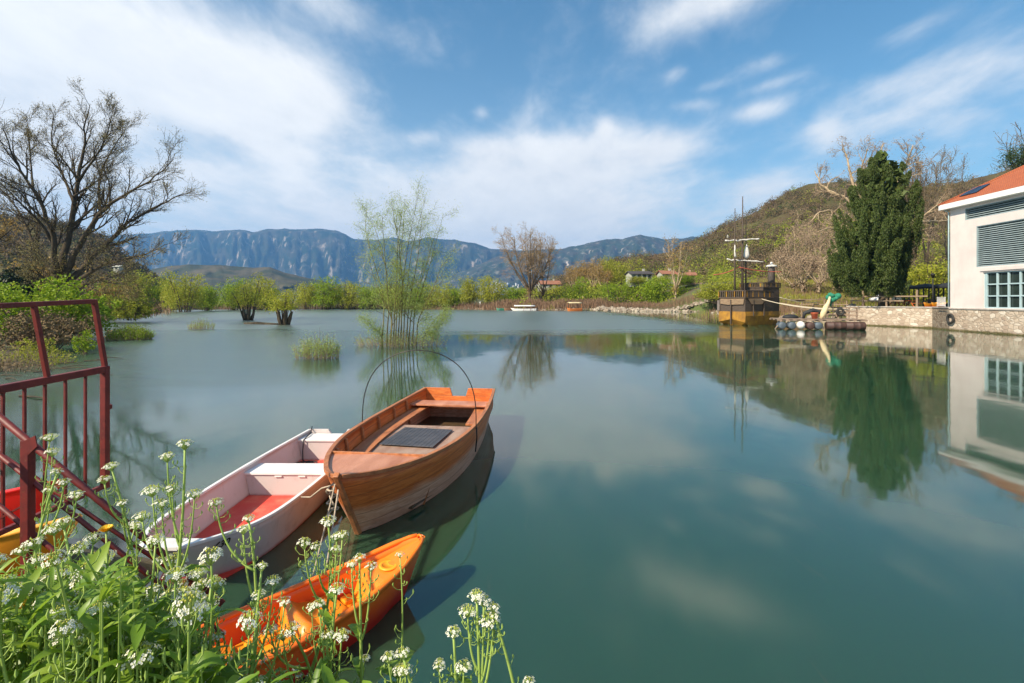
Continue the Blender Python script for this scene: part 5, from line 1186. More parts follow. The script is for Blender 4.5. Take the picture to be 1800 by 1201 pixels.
def prof(E, n, lo=.5):
    ys = np.array([e[0] for e in E]); l = np.array([e[1] for e in E]); r_ = np.array([e[2] for e in E])
    yy = nr.uniform(ys[0], ys[-1], n * 4); wd = np.interp(yy, ys, r_ - l); keep = nr.uniform(0, wd.max(), n * 4) < wd + 8; yy = yy[keep][:n]; wd = np.interp(yy, ys, r_ - l); cx = np.interp(yy, ys, (l + r_) / 2)
    a = nr.uniform(0, 6.283, len(yy)); lump = 1 + .62 * (fbm(np.cos(a) * 2.2 + 9, yy * .035 + np.sin(a) * 2.2, 77, 3) - .47) * 2
    f = nr.uniform(lo, 1.0, len(yy)) ** .6; rad = np.maximum(wd / 2 / FPX * dY - .15, .05) * f * lump
    x = (cx - 1553) / FPX * dY + np.cos(a) * rad; y = np.sin(a) * rad; z = np.array([pz(q) for q in yy])
    return np.stack([x, y, z], -1), np.stack([np.cos(a), np.sin(a), np.zeros(len(a))], -1)
# boughs: tapering plumes that lean up and out, packed over the two tops' outlines, with dark hollows between
def plumes(E, n, leaves, lo, hi_, fatm, lo_f):
    B, O = prof(E, n, lo_f); kp = B[:, 2] > 1.6; B, O = B[kp], O[kp]; tip = np.array([np.interp(541 - 0 * z, [0, 1], [0, 1]) for z in B[:, 2]]); ztop = pz(E[0][0])
    L = nr.uniform(lo, hi_, len(B)) * np.clip((ztop - B[:, 2]) / 5.0, .35, 1); d = O * nr.uniform(.12, .50, (len(B), 1)) + np.array([0, 0, 1.0]) + nr.normal(0, .12, (len(B), 3)); d /= np.linalg.norm(d, axis=1, keepdims=True)
    t_ = nr.uniform(0, 1, (len(B), leaves, 1)) ** .75; fat = fatm * nr.uniform(.75, 1.25, (len(B), 1, 1)) * (np.clip(t_ * 5 + .35, 0, 1) * (1 - t_) ** .55 + .08)
    a = nr.normal(size=(len(B), leaves, 3)); a /= np.linalg.norm(a, axis=2, keepdims=True); a *= nr.uniform(.5, 1.0, (len(B), leaves, 1))
    return (B[:, None, :] - d[:, None, :] * L[:, None, None] * .60 + d[:, None, :] * t_ * L[:, None, None] + a * fat).reshape(-1, 3)
Q = np.concatenate([plumes(EL, 120, 800, 2.4, 4.6, .66, .62), plumes(ER, 66, 800, 2.2, 4.4, .60, .62), plumes(EL, 80, 260, .9, 2.0, .34, .95), plumes(ER, 50, 260, .9, 2.0, .34, .95)]); Q = Q[Q[:, 2] > 1.2]
V, F = leafquads(Q, .20, nr, .34, (0, 0, 1.2))
C2, _o = prof(EL, 300, .1); C3, _o = prof(ER, 160, .1); C2 = np.concatenate([C2, C3]); cx = np.interp(C2[:, 2], [1, 20], [0, -.3]); C2[:, 0] = cx + (C2[:, 0] - cx) * .55; C2[:, 1] *= .55; C2 = C2[C2[:, 2] > 2.2]
V2, F2 = leafquads(clumps(nr, C2, 6, .25), .9, nr, .7)
rawmesh('crown', np.concatenate([V, V2]), np.concatenate([F, F2 + len(V)]), m_lf_cyp, T)

# ---- woods on the hills: thousands of crowns, one mass
def hillwood(name, grid, px_rng, n, seed, mats, t_rng=(.02, 1.02), size=.62, per=46, crown=(1.6, 3.4), low_green=True):
    PX, TT, D, Z = grid; nr = np.random.default_rng(seed); pxs = PX[0]; ts = TT[:, 0]
    px = nr.uniform(*px_rng, n); t_ = nr.uniform(t_rng[0], t_rng[1], n) ** .8
    fi = np.interp(px, pxs, np.arange(len(pxs))); fj = np.interp(t_, ts, np.arange(len(ts))); i0 = np.clip(fi.astype(int), 0, len(pxs) - 2); j0 = np.clip(fj.astype(int), 0, len(ts) - 2); u = fi - i0; v = fj - j0
    def bil(A): return (A[j0, i0] * (1 - u) + A[j0, i0 + 1] * u) * (1 - v) + (A[j0 + 1, i0] * (1 - u) + A[j0 + 1, i0 + 1] * u) * v
    d = bil(D); z = bil(Z); x = (px - CXP) / FPX * d
    patch = fbm(x * .03, d * .03 + z * .02, seed, 4); rocky = fbm(x * .05 + 7, z * .09, seed + 5, 4)
    keep = ~((rocky > .60) & (t_ > .45)); px, t_, d, z, x, patch = [q[keep] for q in (px, t_, d, z, x, patch)]
    rad = nr.uniform(*crown, len(x)); hgt = rad * nr.uniform(.9, 1.7, len(x))
    g = np.clip(1.45 - t_ * 2.2, 0, 1) if low_green else np.zeros(len(x))
    pick = np.where(nr.uniform(0, 1, len(x)) < .04 + .80 * g * (patch > .39), 2, np.where(nr.uniform(0, 1, len(x)) < .12 + .55 * g * (patch > .45), 1, 0))
    pick = np.where((nr.uniform(0, 1, len(x)) < .04 + .22 * (fbm(x * .04 + 3, d * .04, seed + 9, 3) > .56)), 3, pick)
    k = per; a = nr.normal(size=(len(x), k, 3)); a /= np.linalg.norm(a, axis=2, keepdims=True); a *= nr.uniform(.45, 1.0, (len(x), k, 1)) ** .5; a[:, :, 2] = np.abs(a[:, :, 2]) * 1.1 - .1
    C = np.stack([x, d, z], -1)[:, None, :] + a * np.stack([rad, rad, hgt], -1)[:, None, :] + np.array([0, 0, .3])
    V, F = leafquads(C.reshape(-1, 3), size, nr, .8); o = rawmesh(name, V, F, mats, None, mi=np.repeat(pick, k))
    at = o.data.attributes.new('tint', 'FLOAT', 'FACE'); at.data.foreach_set('value', np.repeat(nr.uniform(0, 1, len(x)), k).astype(np.float32)); return kind(o, 'stuff')
def crownmat(name, cols, trans=.1):
    m = leafmat(name, cols, trans, .95); nt = m.node_tree
    for n in list(nt.nodes):
        if n.type == 'VALTORGB':
            a = nt.nodes.new('ShaderNodeAttribute'); a.attribute_name = 'tint'; g = [q for q in nt.nodes if q.type == 'NEW_GEOMETRY'][0]
            mxx = nt.nodes.new('ShaderNodeMath'); mxx.operation = 'MULTIPLY_ADD'; nt.links.new(g.outputs['Random Per Island'], mxx.inputs[0]); mxx.inputs[1].default_value = .22; nt.links.new(a.outputs['Fac'], mxx.inputs[2]); nt.links.new(mxx.outputs[0], n.inputs[0])
    return m
m_hw0 = crownmat('bare_brown_crowns', [(.075, .052, .034), (.14, .095, .055), (.10, .08, .04), (.19, .135, .08)], 0); m_hw1 = crownmat('olive_brown_crowns', [(.085, .08, .026), (.15, .135, .04), (.11, .09, .032), (.18, .165, .05)], .1)
m_hw2 = crownmat('fresh_green_crowns', [(.16, .22, .02), (.30, .33, .035), (.20, .27, .025), (.36, .36, .05)], .3); m_hw3 = crownmat('dark_green_crowns', [(.04, .06, .018), (.06, .08, .024)], .1)
hillwood('hill_wood', HR_, (915, 1900), 4200, 201, [m_hw0, m_hw1, m_hw2, m_hw3], (.0, 1.04), .5, 92, (1.5, 4.2))
hillwood('hill_wood', HL, (-150, 345), 1300, 202, [m_hw0, m_hw1, m_hw1, m_hw3], (.0, 1.04), .8, 40, (1.6, 3.4), False)

# ---- reeds and brown scrub along the shores
def strip(name, pts, n, h, wd, seed, mats):
    nr = np.random.default_rng(seed); u = nr.uniform(0, len(pts) - 1.001, n); i = u.astype(int); f = (u - i)[:, None]; A = np.array(pts, float); C = A[i] * (1 - f) + A[i + 1] * f
    C = C + nr.normal(0, 1, (n, 2)) * wd; z = np.maximum(gheight(C[:, 0], C[:, 1]), -.05)
    hh = h * nr.uniform(.4, 1, n) * (.6 + .8 * vnoise(C[:, 0] * .2, C[:, 1] * .2, seed)); ln = nr.normal(0, .16, (n, 2)) * hh[:, None]; w_ = .03 * h
    a = nr.uniform(0, 6.283, n); ux, uy = np.cos(a) * w_, np.sin(a) * w_
    V = np.stack([np.stack([C[:, 0] - ux, C[:, 1] - uy, z - .1], -1), np.stack([C[:, 0] + ux, C[:, 1] + uy, z - .1], -1), np.stack([C[:, 0] + ux * .5 + ln[:, 0], C[:, 1] + uy * .5 + ln[:, 1], z + hh], -1), np.stack([C[:, 0] - ux * .5 + ln[:, 0], C[:, 1] - uy * .5 + ln[:, 1], z + hh], -1)], 1).reshape(-1, 3)
    return kind(rawmesh(name, V, np.arange(4 * n).reshape(n, 4), mats), 'stuff')
strip('reeds', [(-78, 100), (-112, 143), (-82, 153), (-30, 153), (0, 143)], 9000, 1.5, 3.0, 301, m_reed)
strip('reeds', [(-4, 145), (10, 137), (24, 136)], 7000, 2.0, 3.0, 302, m_reed)
strip('reeds', [(-63, 68), (-75, 92), (-108, 138)], 7000, 1.9, 2.5, 303, m_reed)
strip('reeds', [(41, 72), (44, 90), (52, 112)], 4000, 1.3, 2.5, 304, m_reed)
strip('reeds', [(24, 136), (36, 131), (50, 122)], 3500, 1.1, 2.2, 306, m_reed)
strip('dry_grass', [(42, 72), (50, 84), (58, 98), (66, 112)], 12000, .9, 6.5, 307, m_reed)
strip('grass', [(46, 76), (56, 92), (64, 110)], 12000, .8, 6.5, 308, m_lf_bush2)
strip('grass', [(38, 66), (48, 72), (60, 80), (75, 88)], 9000, .5, 4.5, 305, m_lf_bush2)
# ================================================================ flowering weeds on the near bank
m_stem = pm('fresh_green_stem', (.34, .45, .10), (.24, .36, .07), 9, .55)
m_lf_fg, t = newmat('weed_leaf')
g = t.new('ShaderNodeNewGeometry'); co = t.new('ShaderNodeTexCoord').outputs['Object']
c = t.ramp(g.outputs['Random Per Island'], [(0, (.12, .23, .015)), (.4, (.18, .32, .02)), (.75, (.26, .39, .032)), (1, (.34, .46, .06))]); c = t.mix(t.m('MULTIPLY', t.noise(co, 30, 4, .6), .35), c, (.16, .27, .06))
t.put(t.bs.inputs['Base Color'], c); t.bs.inputs['Roughness'].default_value = .42
tr = t.new('ShaderNodeBsdfTranslucent'); t.put(tr.inputs[0], t.mix(.3, c, (.42, .56, .04))); mx = t.new('ShaderNodeMixShader'); mx.inputs[0].default_value = .45
t.l.new(t.bs.outputs[0], mx.inputs[1]); t.l.new(tr.outputs[0], mx.inputs[2]); t.l.new(mx.outputs[0], t.out.inputs[0])
m_petal = leafmat('white_petals', [(.84, .83, .72), (.78, .77, .66), (.86, .85, .80)], .25, .6)
m_eye = pm('yellow_green_flower_eyes', (.55, .50, .06), (.38, .42, .06), 60, .6)
m_ped = pm('pale_green_flower_stalks', (.42, .52, .14), (.33, .43, .10), 30, .55)
m_dand = pm('yellow_dandelion_petals', (.85, .55, .02), (.75, .42, .01), 60, .6)

def head_mesh(seed, n=26, R_=.030):
    """a domed cluster: four petals round each eye, thin stalks below, tight buds in the middle"""
    rng = random.Random(seed); mb = MB()
    for i in range(n):
        rr = math.sqrt((i + .5) / n); a = i * 2.39996 + rng.uniform(-.3, .3); x, y = R_ * rr * math.cos(a), R_ * rr * math.sin(a); z = .030 - .016 * rr * rr + rng.uniform(-.004, .004)
        c = Vector((x, y, z)); nrm = Vector((x * 1.1 + rng.gauss(0, .006), y * 1.1 + rng.gauss(0, .006), .030)).normalized()
        mb.tube([(0, 0, -.012), (x * .55, y * .55, z * .45 - .004), c], [.0011, .0009, .0008], 3, False, mi=2)
        if rr < .52 or rng.random() < .10: mb.ball(c, .0026, 6, mi=1 if rr < .52 else 2); continue
        u = nrm.orthogonal().normalized(); u.rotate(Matrix.Rotation(rng.uniform(0, 6.28), 3, nrm)); v = nrm.cross(u)
        pl_ = rng.uniform(.0050, .0074)
        for k in range(4):
            th = k * math.pi / 2 + rng.uniform(-.2, .2); d = u * math.cos(th) + v * math.sin(th); s_ = nrm.cross(d); o_ = c + nrm * .0006
            mb.add([o_, o_ + d * pl_ * .65 + s_ * pl_ * .42 + nrm * .0008, o_ + d * pl_ * 1.05 + nrm * rng.uniform(-.001, .0016), o_ + d * pl_ * .65 - s_ * pl_ * .42 + nrm * .0008], [(0, 1, 2, 3)], 0)
        mb.ball(c + nrm * .0012, .0015, 4, mi=1)
    return mb
HEADS = []
for i in range(6):
    o = head_mesh(400 + i, 22 + 4 * i, .024 + .003 * i).build('flower_head', [m_petal, m_eye, m_ped]); HEADS.append(o.data); bpy.data.objects.remove(o)
def leaf_geo(mb, base, d, L, w_, droop, rng, mi=0):
    d = Vector(d).normalized(); s_ = d.cross(Vector((0, 0, 1)))
    s_ = s_.normalized() if s_.length > .05 else Vector((1, 0, 0)); p = Vector(base); n = 5; rows = []; tw = rng.uniform(-.5, .5); s_.rotate(Matrix.Rotation(tw, 3, d))
    for i in range(n + 1):
        f = i / n; wd = w_ * .5 * math.sin(math.pi * min(1, f * .88 + .10)) ** .8 * (1 - .1 * f) * (1 + .12 * math.sin(i * 2.6 + tw * 9)); up = s_.cross(d)
        rows.append([p - s_ * wd + up * wd * .35, p, p + s_ * wd + up * wd * .35]); p = p + d * L / n; d = (d + Vector((0, 0, -droop / n))).normalized()
    mb.loft(rows, False, mi=mi)
def curve_pts(a, b, bend, n=9):
    a, b = Vector(a), Vector(b); bend = Vector(bend); return [a.lerp(b, i / n) + bend * (4 * (i / n) * (1 - i / n)) for i in range(n + 1)]
def plant(label, base, heads, seed, group=None, nleaf=9, leafL=.12, r0=.0045, hs=1.0, bend=None, upto=.75):
    """base and heads in world coordinates; the first head ends the main stem"""
    rng = random.Random(seed); base = Vector(base); T = thing('flowering_weed', label, 'wildflower', base, 0, group)
    hd = [Vector(h) - base for h in heads]; H = hd[0].length
    bend = Vector(bend) if bend is not None else Vector((rng.gauss(0, .035), rng.gauss(0, .03), 0)) * H / .6
    main = curve_pts((0, 0, 0), hd[0] - Vector((0, 0, .012)), bend, 14); st = MB(); st.tube(main, [r0 * (1 - .62 * i / 14) for i in range(15)], 7)
    tops = [(main, 0)]
    for k, h in enumerate(hd[1:]):
        # leave the main stem below the head's own height
        f = max(.15, min(.86, (h.z - .10 - .12 * rng.random()) / max(hd[0].z, .01))); u = f * 14; a = min(int(u), 13); q = main[a].lerp(main[a + 1], u - a)
        out = Vector((h.x - q.x, h.y - q.y, 0)) * .18 - Vector((0, 0, .02)); pts = curve_pts(q, h - Vector((0, 0, .012)), out, 9); st.tube(pts, [r0 * .5 * (1 - .5 * i / 9) for i in range(10)], 6); tops.append((pts, 5))
    for pts, i0 in tops:      # seed pods on curved stalks under each head
        n = len(pts)
        for j in range(rng.randint(9, 15)):
            f = rng.uniform(.58, .97); u = f * (n - 1); a = min(int(u), n - 2); q = pts[a].lerp(pts[a + 1], u - a); th = j * 2.4 + rng.uniform(-.4, .4); L = rng.uniform(.016, .034) * (1.25 - .6 * f)
            o_ = Vector((math.cos(th), math.sin(th), 0)); st.tube([q, q + o_ * L * .6 + Vector((0, 0, .001)), q + o_ * L + Vector((0, 0, L * .45))], .0008, 3, False); st.tube([q + o_ * L + Vector((0, 0, L * .4)), q + o_ * L * 1.05 + Vector((0, 0, L * .65)), q + o_ * L * 1.0 + Vector((0, 0, L * .9))], [.0009, .0022, .0006], 4, False)
    st.build('stem', m_stem, T, True)
    lf = MB()
    for j in range(nleaf):
        f = rng.uniform(.04, upto); u = f * 14; a = min(int(u), 13); q = main[a].lerp(main[a + 1], u - a); th = j * 2.39 + rng.uniform(-.5, .5)
        leaf_geo(lf, q, (math.cos(th), math.sin(th), rng.uniform(.2, 1.1)), leafL * rng.uniform(.6, 1.25) * (1.2 - .7 * f), leafL * .27 * rng.uniform(.8, 1.2) * (1.2 - .6 * f), rng.uniform(.6, 1.8), rng)
    lf.build('leaves', m_lf_fg, T, True)
    for k, h in enumerate(hd):
        o = bpy.data.objects.new('flower_head', rng.choice(HEADS)); COL.objects.link(o); o.parent = T; o.location = h - Vector((0, 0, .014))
        tl = (h - (tops[k][0][-3] if k < len(tops) else main[-3])).normalized() if k < len(tops) else Vector((0, 0, 1)); q = (tl + Vector((0, 0, .7))).normalized().to_track_quat('Z', 'Y').to_euler(); o.rotation_euler = (q.x, q.y, rng.uniform(0, 6.28)) if abs(q.x) + abs(q.y) < .1 else q
        o.scale = (hs * rng.uniform(.85, 1.2),) * 3
    return T
def bz(x, y): return float(gheight(np.array([x]), np.array([y]))[0])
def hp(lst, d): return [P(px, py, d + dd) for px, py, dd in [(*q, 0) if len(q) == 2 else q for q in lst]]
def foot(px, d): q = P(px, 1201, d); return Vector((q.x, q.y, min(bz(q.x, q.y), q.z - .02)))
HERO = [('tall bent flowering weed crossing in front of the white skiff bow', 190, 1.12, [(325, 776), (294, 798), (268, 858), (284, 880), (303, 855), (342, 862), (250, 902)], 1.0, (.045, 0, 0)),
        ('flowering weed in front of the stair rail post, second plant from the gate', 118, 1.25, [(100, 825), (112, 843), (135, 866), (88, 858)], 1.0, None), ('slender flowering weed top beside the gate bars', 95, 1.3, [(88, 764), (92, 790)], .8, None),
        ('upright flowering weed in front of the gate corner post', 232, 1.3, [(196, 815), (184, 838), (215, 880), (240, 920)], .9, None), ('flowering weed with curled seed stalks in front of the skiff hull', 352, 1.10, [(437, 905), (380, 876), (428, 925)], .9, (.06, 0, 0)),
        ('leaning flowering weed pointing up at the wooden boat bow', 430, 1.15, [(577, 912), (592, 938), (535, 950), (556, 955)], .95, None), ('leaning flowering weed just below the wooden boat bow', 470, 1.12, [(602, 935), (590, 960)], .85, (.03, 0, -.02)),
        ('flowering weed with its head over the middle of the orange kayak', 640, 1.12, [(632, 975), (618, 985), (652, 990)], .9, (0, 0, 0)), ('flowering weed with a drying head over the bow of the orange kayak', 655, 1.15, [(703, 968)], .75, (.03, 0, 0)),
        ('tall two-headed flowering weed standing alone against the water, right of all others', 858, .98, [(838, 1042), (868, 1062), (850, 1050), (860, 1085), (822, 1068)], 1.15, (0, 0, 0)), ('flowering weed stem bent to the lower right against the water', 960, .98, [(870, 1075), (930, 1192)], .9, (.015, 0, .03)),
        ('flowering weed against the water between the kayak and the tallest right-hand plant', 780, .98, [(797, 1105), (772, 1165), (815, 1165)], 1.0, None), ('cluster of flower heads at the lower edge below the kayak bow', 720, .98, [(708, 1142), (683, 1150), (712, 1172)], 1.05, None),
        ('flowering weed over the near side of the orange kayak', 560, 1.05, [(560, 1055), (548, 1062)], .8, None), ('flowering weed over the kayak hull, heads level with its seat', 600, 1.05, [(592, 1030), (600, 1112), (575, 1110)], 1.0, None), ('flowering weed in front of the kayak stern seat', 500, 1.05, [(512, 1100), (498, 1112), (475, 1100)], 1.0, None),
        ('flowering weed in the thicket below the skiff number', 400, 1.05, [(460, 990), (480, 1015), (455, 1040), (500, 1052)], 1.05, None), ('flowering weed low in front of the skiff bow plate', 330, 1.05, [(372, 1015), (352, 1025), (268, 1035), (300, 1040)], 1.1, None),
        ('flowering weed in front of the orange and yellow kayak', 80, 1.1, [(112, 915), (95, 925), (60, 950), (40, 962)], 1.05, None), ('flowering weed low at the left edge below the ashore kayaks', 40, 1.0, [(85, 1010), (70, 1018), (105, 1005)], 1.0, None)]
for i, (lb, fx_, d, hd, hs, bd_) in enumerate(HERO):
    plant(lb, foot(fx_, d), hp(hd, d), 500 + i, None, 8, .10, .0060 if hs > .85 else .0038, hs * .54 * d / 1.1, bd_)
# the thicket: several grown kinds, copied with their parts
ENV = [(-60, 990), (60, 1000), (140, 960), (190, 895), (260, 930), (330, 985), (400, 1090), (500, 1140), (580, 1135), (660, 1150), (760, 1175), (860, 1215)]
rt_ = random.Random(99); PROTO = []
for i in range(7):
    hh = .30 + .05 * i; hds = [Vector((rt_.gauss(0, .05), rt_.gauss(0, .05), hh))]
    for k in range(rt_.randint(2, 5)): a = rt_.uniform(0, 6.28); l = rt_.uniform(.03, .11); hds.append(Vector((math.cos(a) * l, math.sin(a) * l, hh * rt_.uniform(.62, .95))))
    PROTO.append([plant('x', (0, 0, 0), hds, 600 + i, None, 13, .08, .0036, [.44, .36, .5][i % 3], None, .85), hh, False])
n_ = 0
while n_ < 84:
    px = rt_.uniform(-60, 860) if rt_.random() < .25 else rt_.uniform(-60, 340); e = np.interp(px, [q[0] for q in ENV], [q[1] for q in ENV]); py = e + 8 + abs(rt_.gauss(0, 1)) * 95
    d = rt_.uniform(.85, 1.75) if px < 600 else rt_.uniform(.85, 1.2)
    if py > 1260 or (325 < px < 435 and 925 < py < 1010): continue
    tp = P(px, py, d); g0 = bz(tp.x, tp.y); k = rt_.choice(PROTO); sc_h = (tp.z - g0) / k[1]
    if not (.45 < sc_h < 2.6): continue
    lab_ = 'white-flowered green weed in the dense thicket at the lower left'; base = (tp.x, tp.y, g0); s3 = (min(1.35, max(.8, sc_h)), min(1.35, max(.8, sc_h)), sc_h)
    if not k[2]:
        k[2] = True; k[0].location = base; k[0].rotation_euler = (0, 0, rt_.uniform(0, 6.28)); k[0]['label'] = lab_; k[0]['group'] = 'white-flowered weeds in the thicket'; k[0].scale = s3
    else: dup(k[0], base, rt_.uniform(0, 6.28), lab_, 'white-flowered weeds in the thicket', s3)
    n_ += 1
# leafy ground cover under the flowers
mb = MB(); ENV2 = [(-80, 1000), (40, 1005), (150, 975), (240, 1015), (310, 1090), (360, 1175), (460, 1225), (560, 1225), (640, 1225), (760, 1250)]
for i in range(4600):
    px = rt_.uniform(-80, 760); e = np.interp(px, [q[0] for q in ENV2], [q[1] for q in ENV2]); py = e + rt_.random() ** .9 * (1280 - e); d = rt_.uniform(.85, 1.7); q = P(px, py, d); g0 = bz(q.x, q.y)
    if q.z < g0 - .05: q.z = g0
    a = rt_.uniform(0, 6.28); L = rt_.uniform(.03, .09) * (1.25 if rt_.random() < .05 else 1); leaf_geo(mb, q - Vector((0, 0, L * .4)), (math.cos(a), math.sin(a), rt_.uniform(.2, 1.8)), L, L * rt_.uniform(.16, .36), rt_.uniform(.6, 2.0), rt_)
    if rt_.random() < .40 and q.z > g0 + .05: mb.tube([(q.x + rt_.gauss(0, .03), q.y + rt_.gauss(0, .03), max(g0 - .02, q.z - .45)), (q.x, q.y, q.z - .12), q], [.003, .0025, .0012], 4, False, mi=1)
kind(mb.build('weed_foliage', [m_lf_fg, m_stem], None, True), 'stuff')
# bank grass behind the thicket and down to the landing
mb = MB()
for i in range(2600):
    x = rt_.uniform(-5.5, .6); y = rt_.uniform(1.5, 2.5) if x > -3.3 else rt_.uniform(1.6, 4.6)
    g0 = bz(x, y)
    if g0 < .05: continue
    a = rt_.uniform(0, 6.28); L = rt_.uniform(.08, .22); leaf_geo(mb, (x, y, g0 - .01), (math.cos(a) * .5, math.sin(a) * .5, 1), L, L * rt_.uniform(.1, .3), rt_.uniform(.4, 1.6), rt_)
kind(mb.build('bank_grass', m_lf_fg, None, True), 'stuff')
for lb, px, py, d in (('yellow dandelion flower among the leaves below the gate', 187, 936, 1.2), ('yellow dandelion flower at the left edge of the thicket', 42, 1070, 1.05)):
    q = P(px, py, d); g0 = bz(q.x, q.y); T = thing('dandelion', lb, 'wildflower', (q.x, q.y, g0)); h = q.z - g0
    MB().tube([(0, 0, 0), (.005, 0, h * .6), (0, 0, h)], .0022, 5).build('stem', m_stem, T, True); mb = MB(); rg = random.Random(7)
    for i in range(60):
        a = i * 2.4; rr = .016 * math.sqrt(i / 60); dd = Vector((math.cos(a), math.sin(a), .5 + .8 * (1 - i / 60))).normalized(); s_ = Vector((-math.sin(a), math.cos(a), 0)) * .002; b0 = Vector((0, 0, h)); mb.add([b0 + dd * .003 - s_, b0 + dd * .003 + s_, b0 + dd * .019 + s_, b0 + dd * .019 - s_], [(0, 1, 2, 3)])
    mb.build('flower_head', m_dand, T)
# ================================================================ far shore: boats, houses, pole, stones, town
m_tarp = pm('white_tarpaulin', (.78, .77, .75), (.62, .61, .6), 2, .6)
m_fgreen = pm('green_boat_paint', (.03, .20, .13), (.02, .13, .08), 2, .5)
m_forange = pm('orange_brown_boat_paint', (.50, .16, .03), (.36, .10, .02), 2, .55)
m_blue = pm('dark_navy_boat_paint', (.02, .035, .06), (.012, .02, .035), 2, .4)
m_brownp = pm('brown_boat_paint', (.20, .10, .05), (.12, .06, .03), 2, .6)
def smallboat(label, loc, rz, L, mh, mi_, canopy=None, mc=None, h=.55):
    t_ = thing('moored_boat', label, 'boat', loc, rz); k = L / 5
    st = [(0, .5 * k, .03, .02, h * 1.35, -.1), (.5 * k, .7 * k, .42 * k, .2 * k, h * 1.15, -.12), (1.5 * k, 1.5 * k, .75 * k, .55 * k, h, -.14), (3.4 * k, 3.4 * k, .8 * k, .65 * k, h, -.14), (L, L - .1, .7 * k, .55 * k, h * 1.1, -.1)]
    hull(MB(), dense(st, 18), .05, 4, 1.3, close_stern=True).build('hull', mh, t_, True)
    for y in (1.9 * k, 3.6 * k): MB().box((0, y, h * .75), (1.4 * k, .35, .05)).build('thwart', mi_, t_)
    if canopy:
        y0, y1, z = canopy; mb = MB(); rings = [[(x, y, z + .28 * math.cos(x / (.85 * k) * 1.45)) for x in np.linspace(-.85 * k, .85 * k, 9)] + [(x, y, z - .06 + .28 * math.cos(x / (.85 * k) * 1.45)) for x in np.linspace(.85 * k, -.85 * k, 9)] for y in np.linspace(y0, y1, 5)]
        mb.loft(rings, True, True).build('canopy', mc, t_, True)
        for y in (y0 + .15, y1 - .15):
            for sx in (-1, 1): MB().tube([(sx * .74 * k, y, h - .1), (sx * .74 * k, y, z + .04)], .035, 6).build('canopy_post', mi_, t_)
    return t_
smallboat('white boat with a long white canopy moored at the far shore below the bare tree', Vector((-.4, 131.2, 0)), R(-86), 7.2, m_tarp, m_brownp, (1.0, 6.6, 1.25), m_tarp, .55)
smallboat('small dark green boat left of the white canopied boat', Vector((-4.4, 134.5, 0)), R(-80), 2.6, m_fgreen, m_tarp, None, None, .6)
smallboat('small brown boat between the green boat and the white canopied boat', Vector((-2.3, 134.0, 0)), R(-80), 2.2, m_brownp, m_brownp, None, None, .6)
smallboat('orange boat under a flat pale canopy moored at the far shore', Vector((14.2, 125.8, 0)), R(-70), 4.4, m_forange, m_forange, (.4, 4.2, 2.1), m_cone, .7)
smallboat('dark navy boat moored at the left bank beyond the green bush', Vector((-51.8, 58.0, 0)), R(62), 4.6, m_blue, m_plank)
ps = thing('marker_post', 'short white marker post on the far shore', 'post', P(844, 540, 147) + Vector((0, 0, -.4)))
MB().tube([(0, 0, -.3), (0, 0, 1.7)], [.14, .11], 8).build('post', m_tarp, ps, True); MB().lathe([(.16, 1.7), (.2, 1.85), (.05, 2.05)], n=10).build('cap', m_tarp, ps, True)
pb = P(1232, 536, 122); po = thing('utility_pole', 'wooden utility pole right of the far shore bushes', 'pole', (pb.x, pb.y, .4))
MB().tube([(0, 0, 0), (.06, 0, 7.0)], [.15, .10], 8).build('pole', m_fence, po, True); MB().box((.06, 0, 6.7), (1.5, .1, .12)).build('crossarm', m_fence, po)
for y in (-.6, .6): MB().tube([Vector((0, y, 0)) + q for q in sag((.06, 0, 6.8), (36, -22, 9), .7)], .02, 4).build('wire', m_blk, po)
def house(name, label, loc, rz, L, D, H, mw, mr, pitch=28, nwin=4, chim=True):
    t_ = thing(name, label, 'house', loc, rz); mb = MB(); mb.box((0, 0, H / 2 - 1), (L, D, H + 2)); rz_ = D / 2 * math.tan(R(pitch))
    mb.add([(-L / 2, -D / 2, H), (-L / 2, D / 2, H), (-L / 2, 0, H + rz_ - .12)], [(0, 2, 1)]); mb.add([(L / 2, -D / 2, H), (L / 2, D / 2, H), (L / 2, 0, H + rz_ - .12)], [(0, 1, 2)]); mb.build('wall', mw, t_)
    e = .45; zz_ = H - e * math.tan(R(pitch)); mb = MB()
    for sy in (-1, 1): mb.prism([(-L / 2 - e, sy * (D / 2 + e), zz_), (L / 2 + e, sy * (D / 2 + e), zz_), (L / 2 + e, 0, H + rz_), (-L / 2 - e, 0, H + rz_)], (0, 0, .14))
    rf_ = mb.build('roof', mr, t_)
    if chim: MB().box((L * .25, .4, H + rz_ + .2), (.6, .6, 1.4)).build('chimney', mw, rf_)
    for i in range(nwin):
        x = -L / 2 + (i + .5) * L / nwin; wn = MB().box((x, -D / 2 - .02, H * .55), (1.0, .06, 1.25)).build('window', m_glass, t_)
        MB().box((x, -D / 2 - .06, H * .55 - .68), (1.2, .1, .1)).build('sill', mr, wn)
    return t_
m_hw = pm('pale_house_render', (.42, .42, .36), (.32, .32, .27), 1, .9); m_hr = pm('dark_slate_roof', (.07, .06, .06), (.045, .04, .04), 2, .8); m_rr2 = pm('red_clay_roof', (.30, .13, .075), (.22, .095, .055), 3, .85); m_hp = pm('pinkish_house_render', (.36, .24, .17), (.28, .18, .12), 1, .9)
def hl(px, py, d): q = P(px, py, d); return (q.x, q.y, q.z)
house('house', 'pale house with a dark roof above the bright green trees on the far right shore', hl(1123, 493, 150), R(6), 6.6, 5, 1.9, m_hw, m_hr, 18, 4)
house('house', 'long low house with red roof right of the bare poplar', hl(1205, 490, 150), R(-10), 5.2, 4.5, 1.0, m_hp, m_rr2, 20, 3)
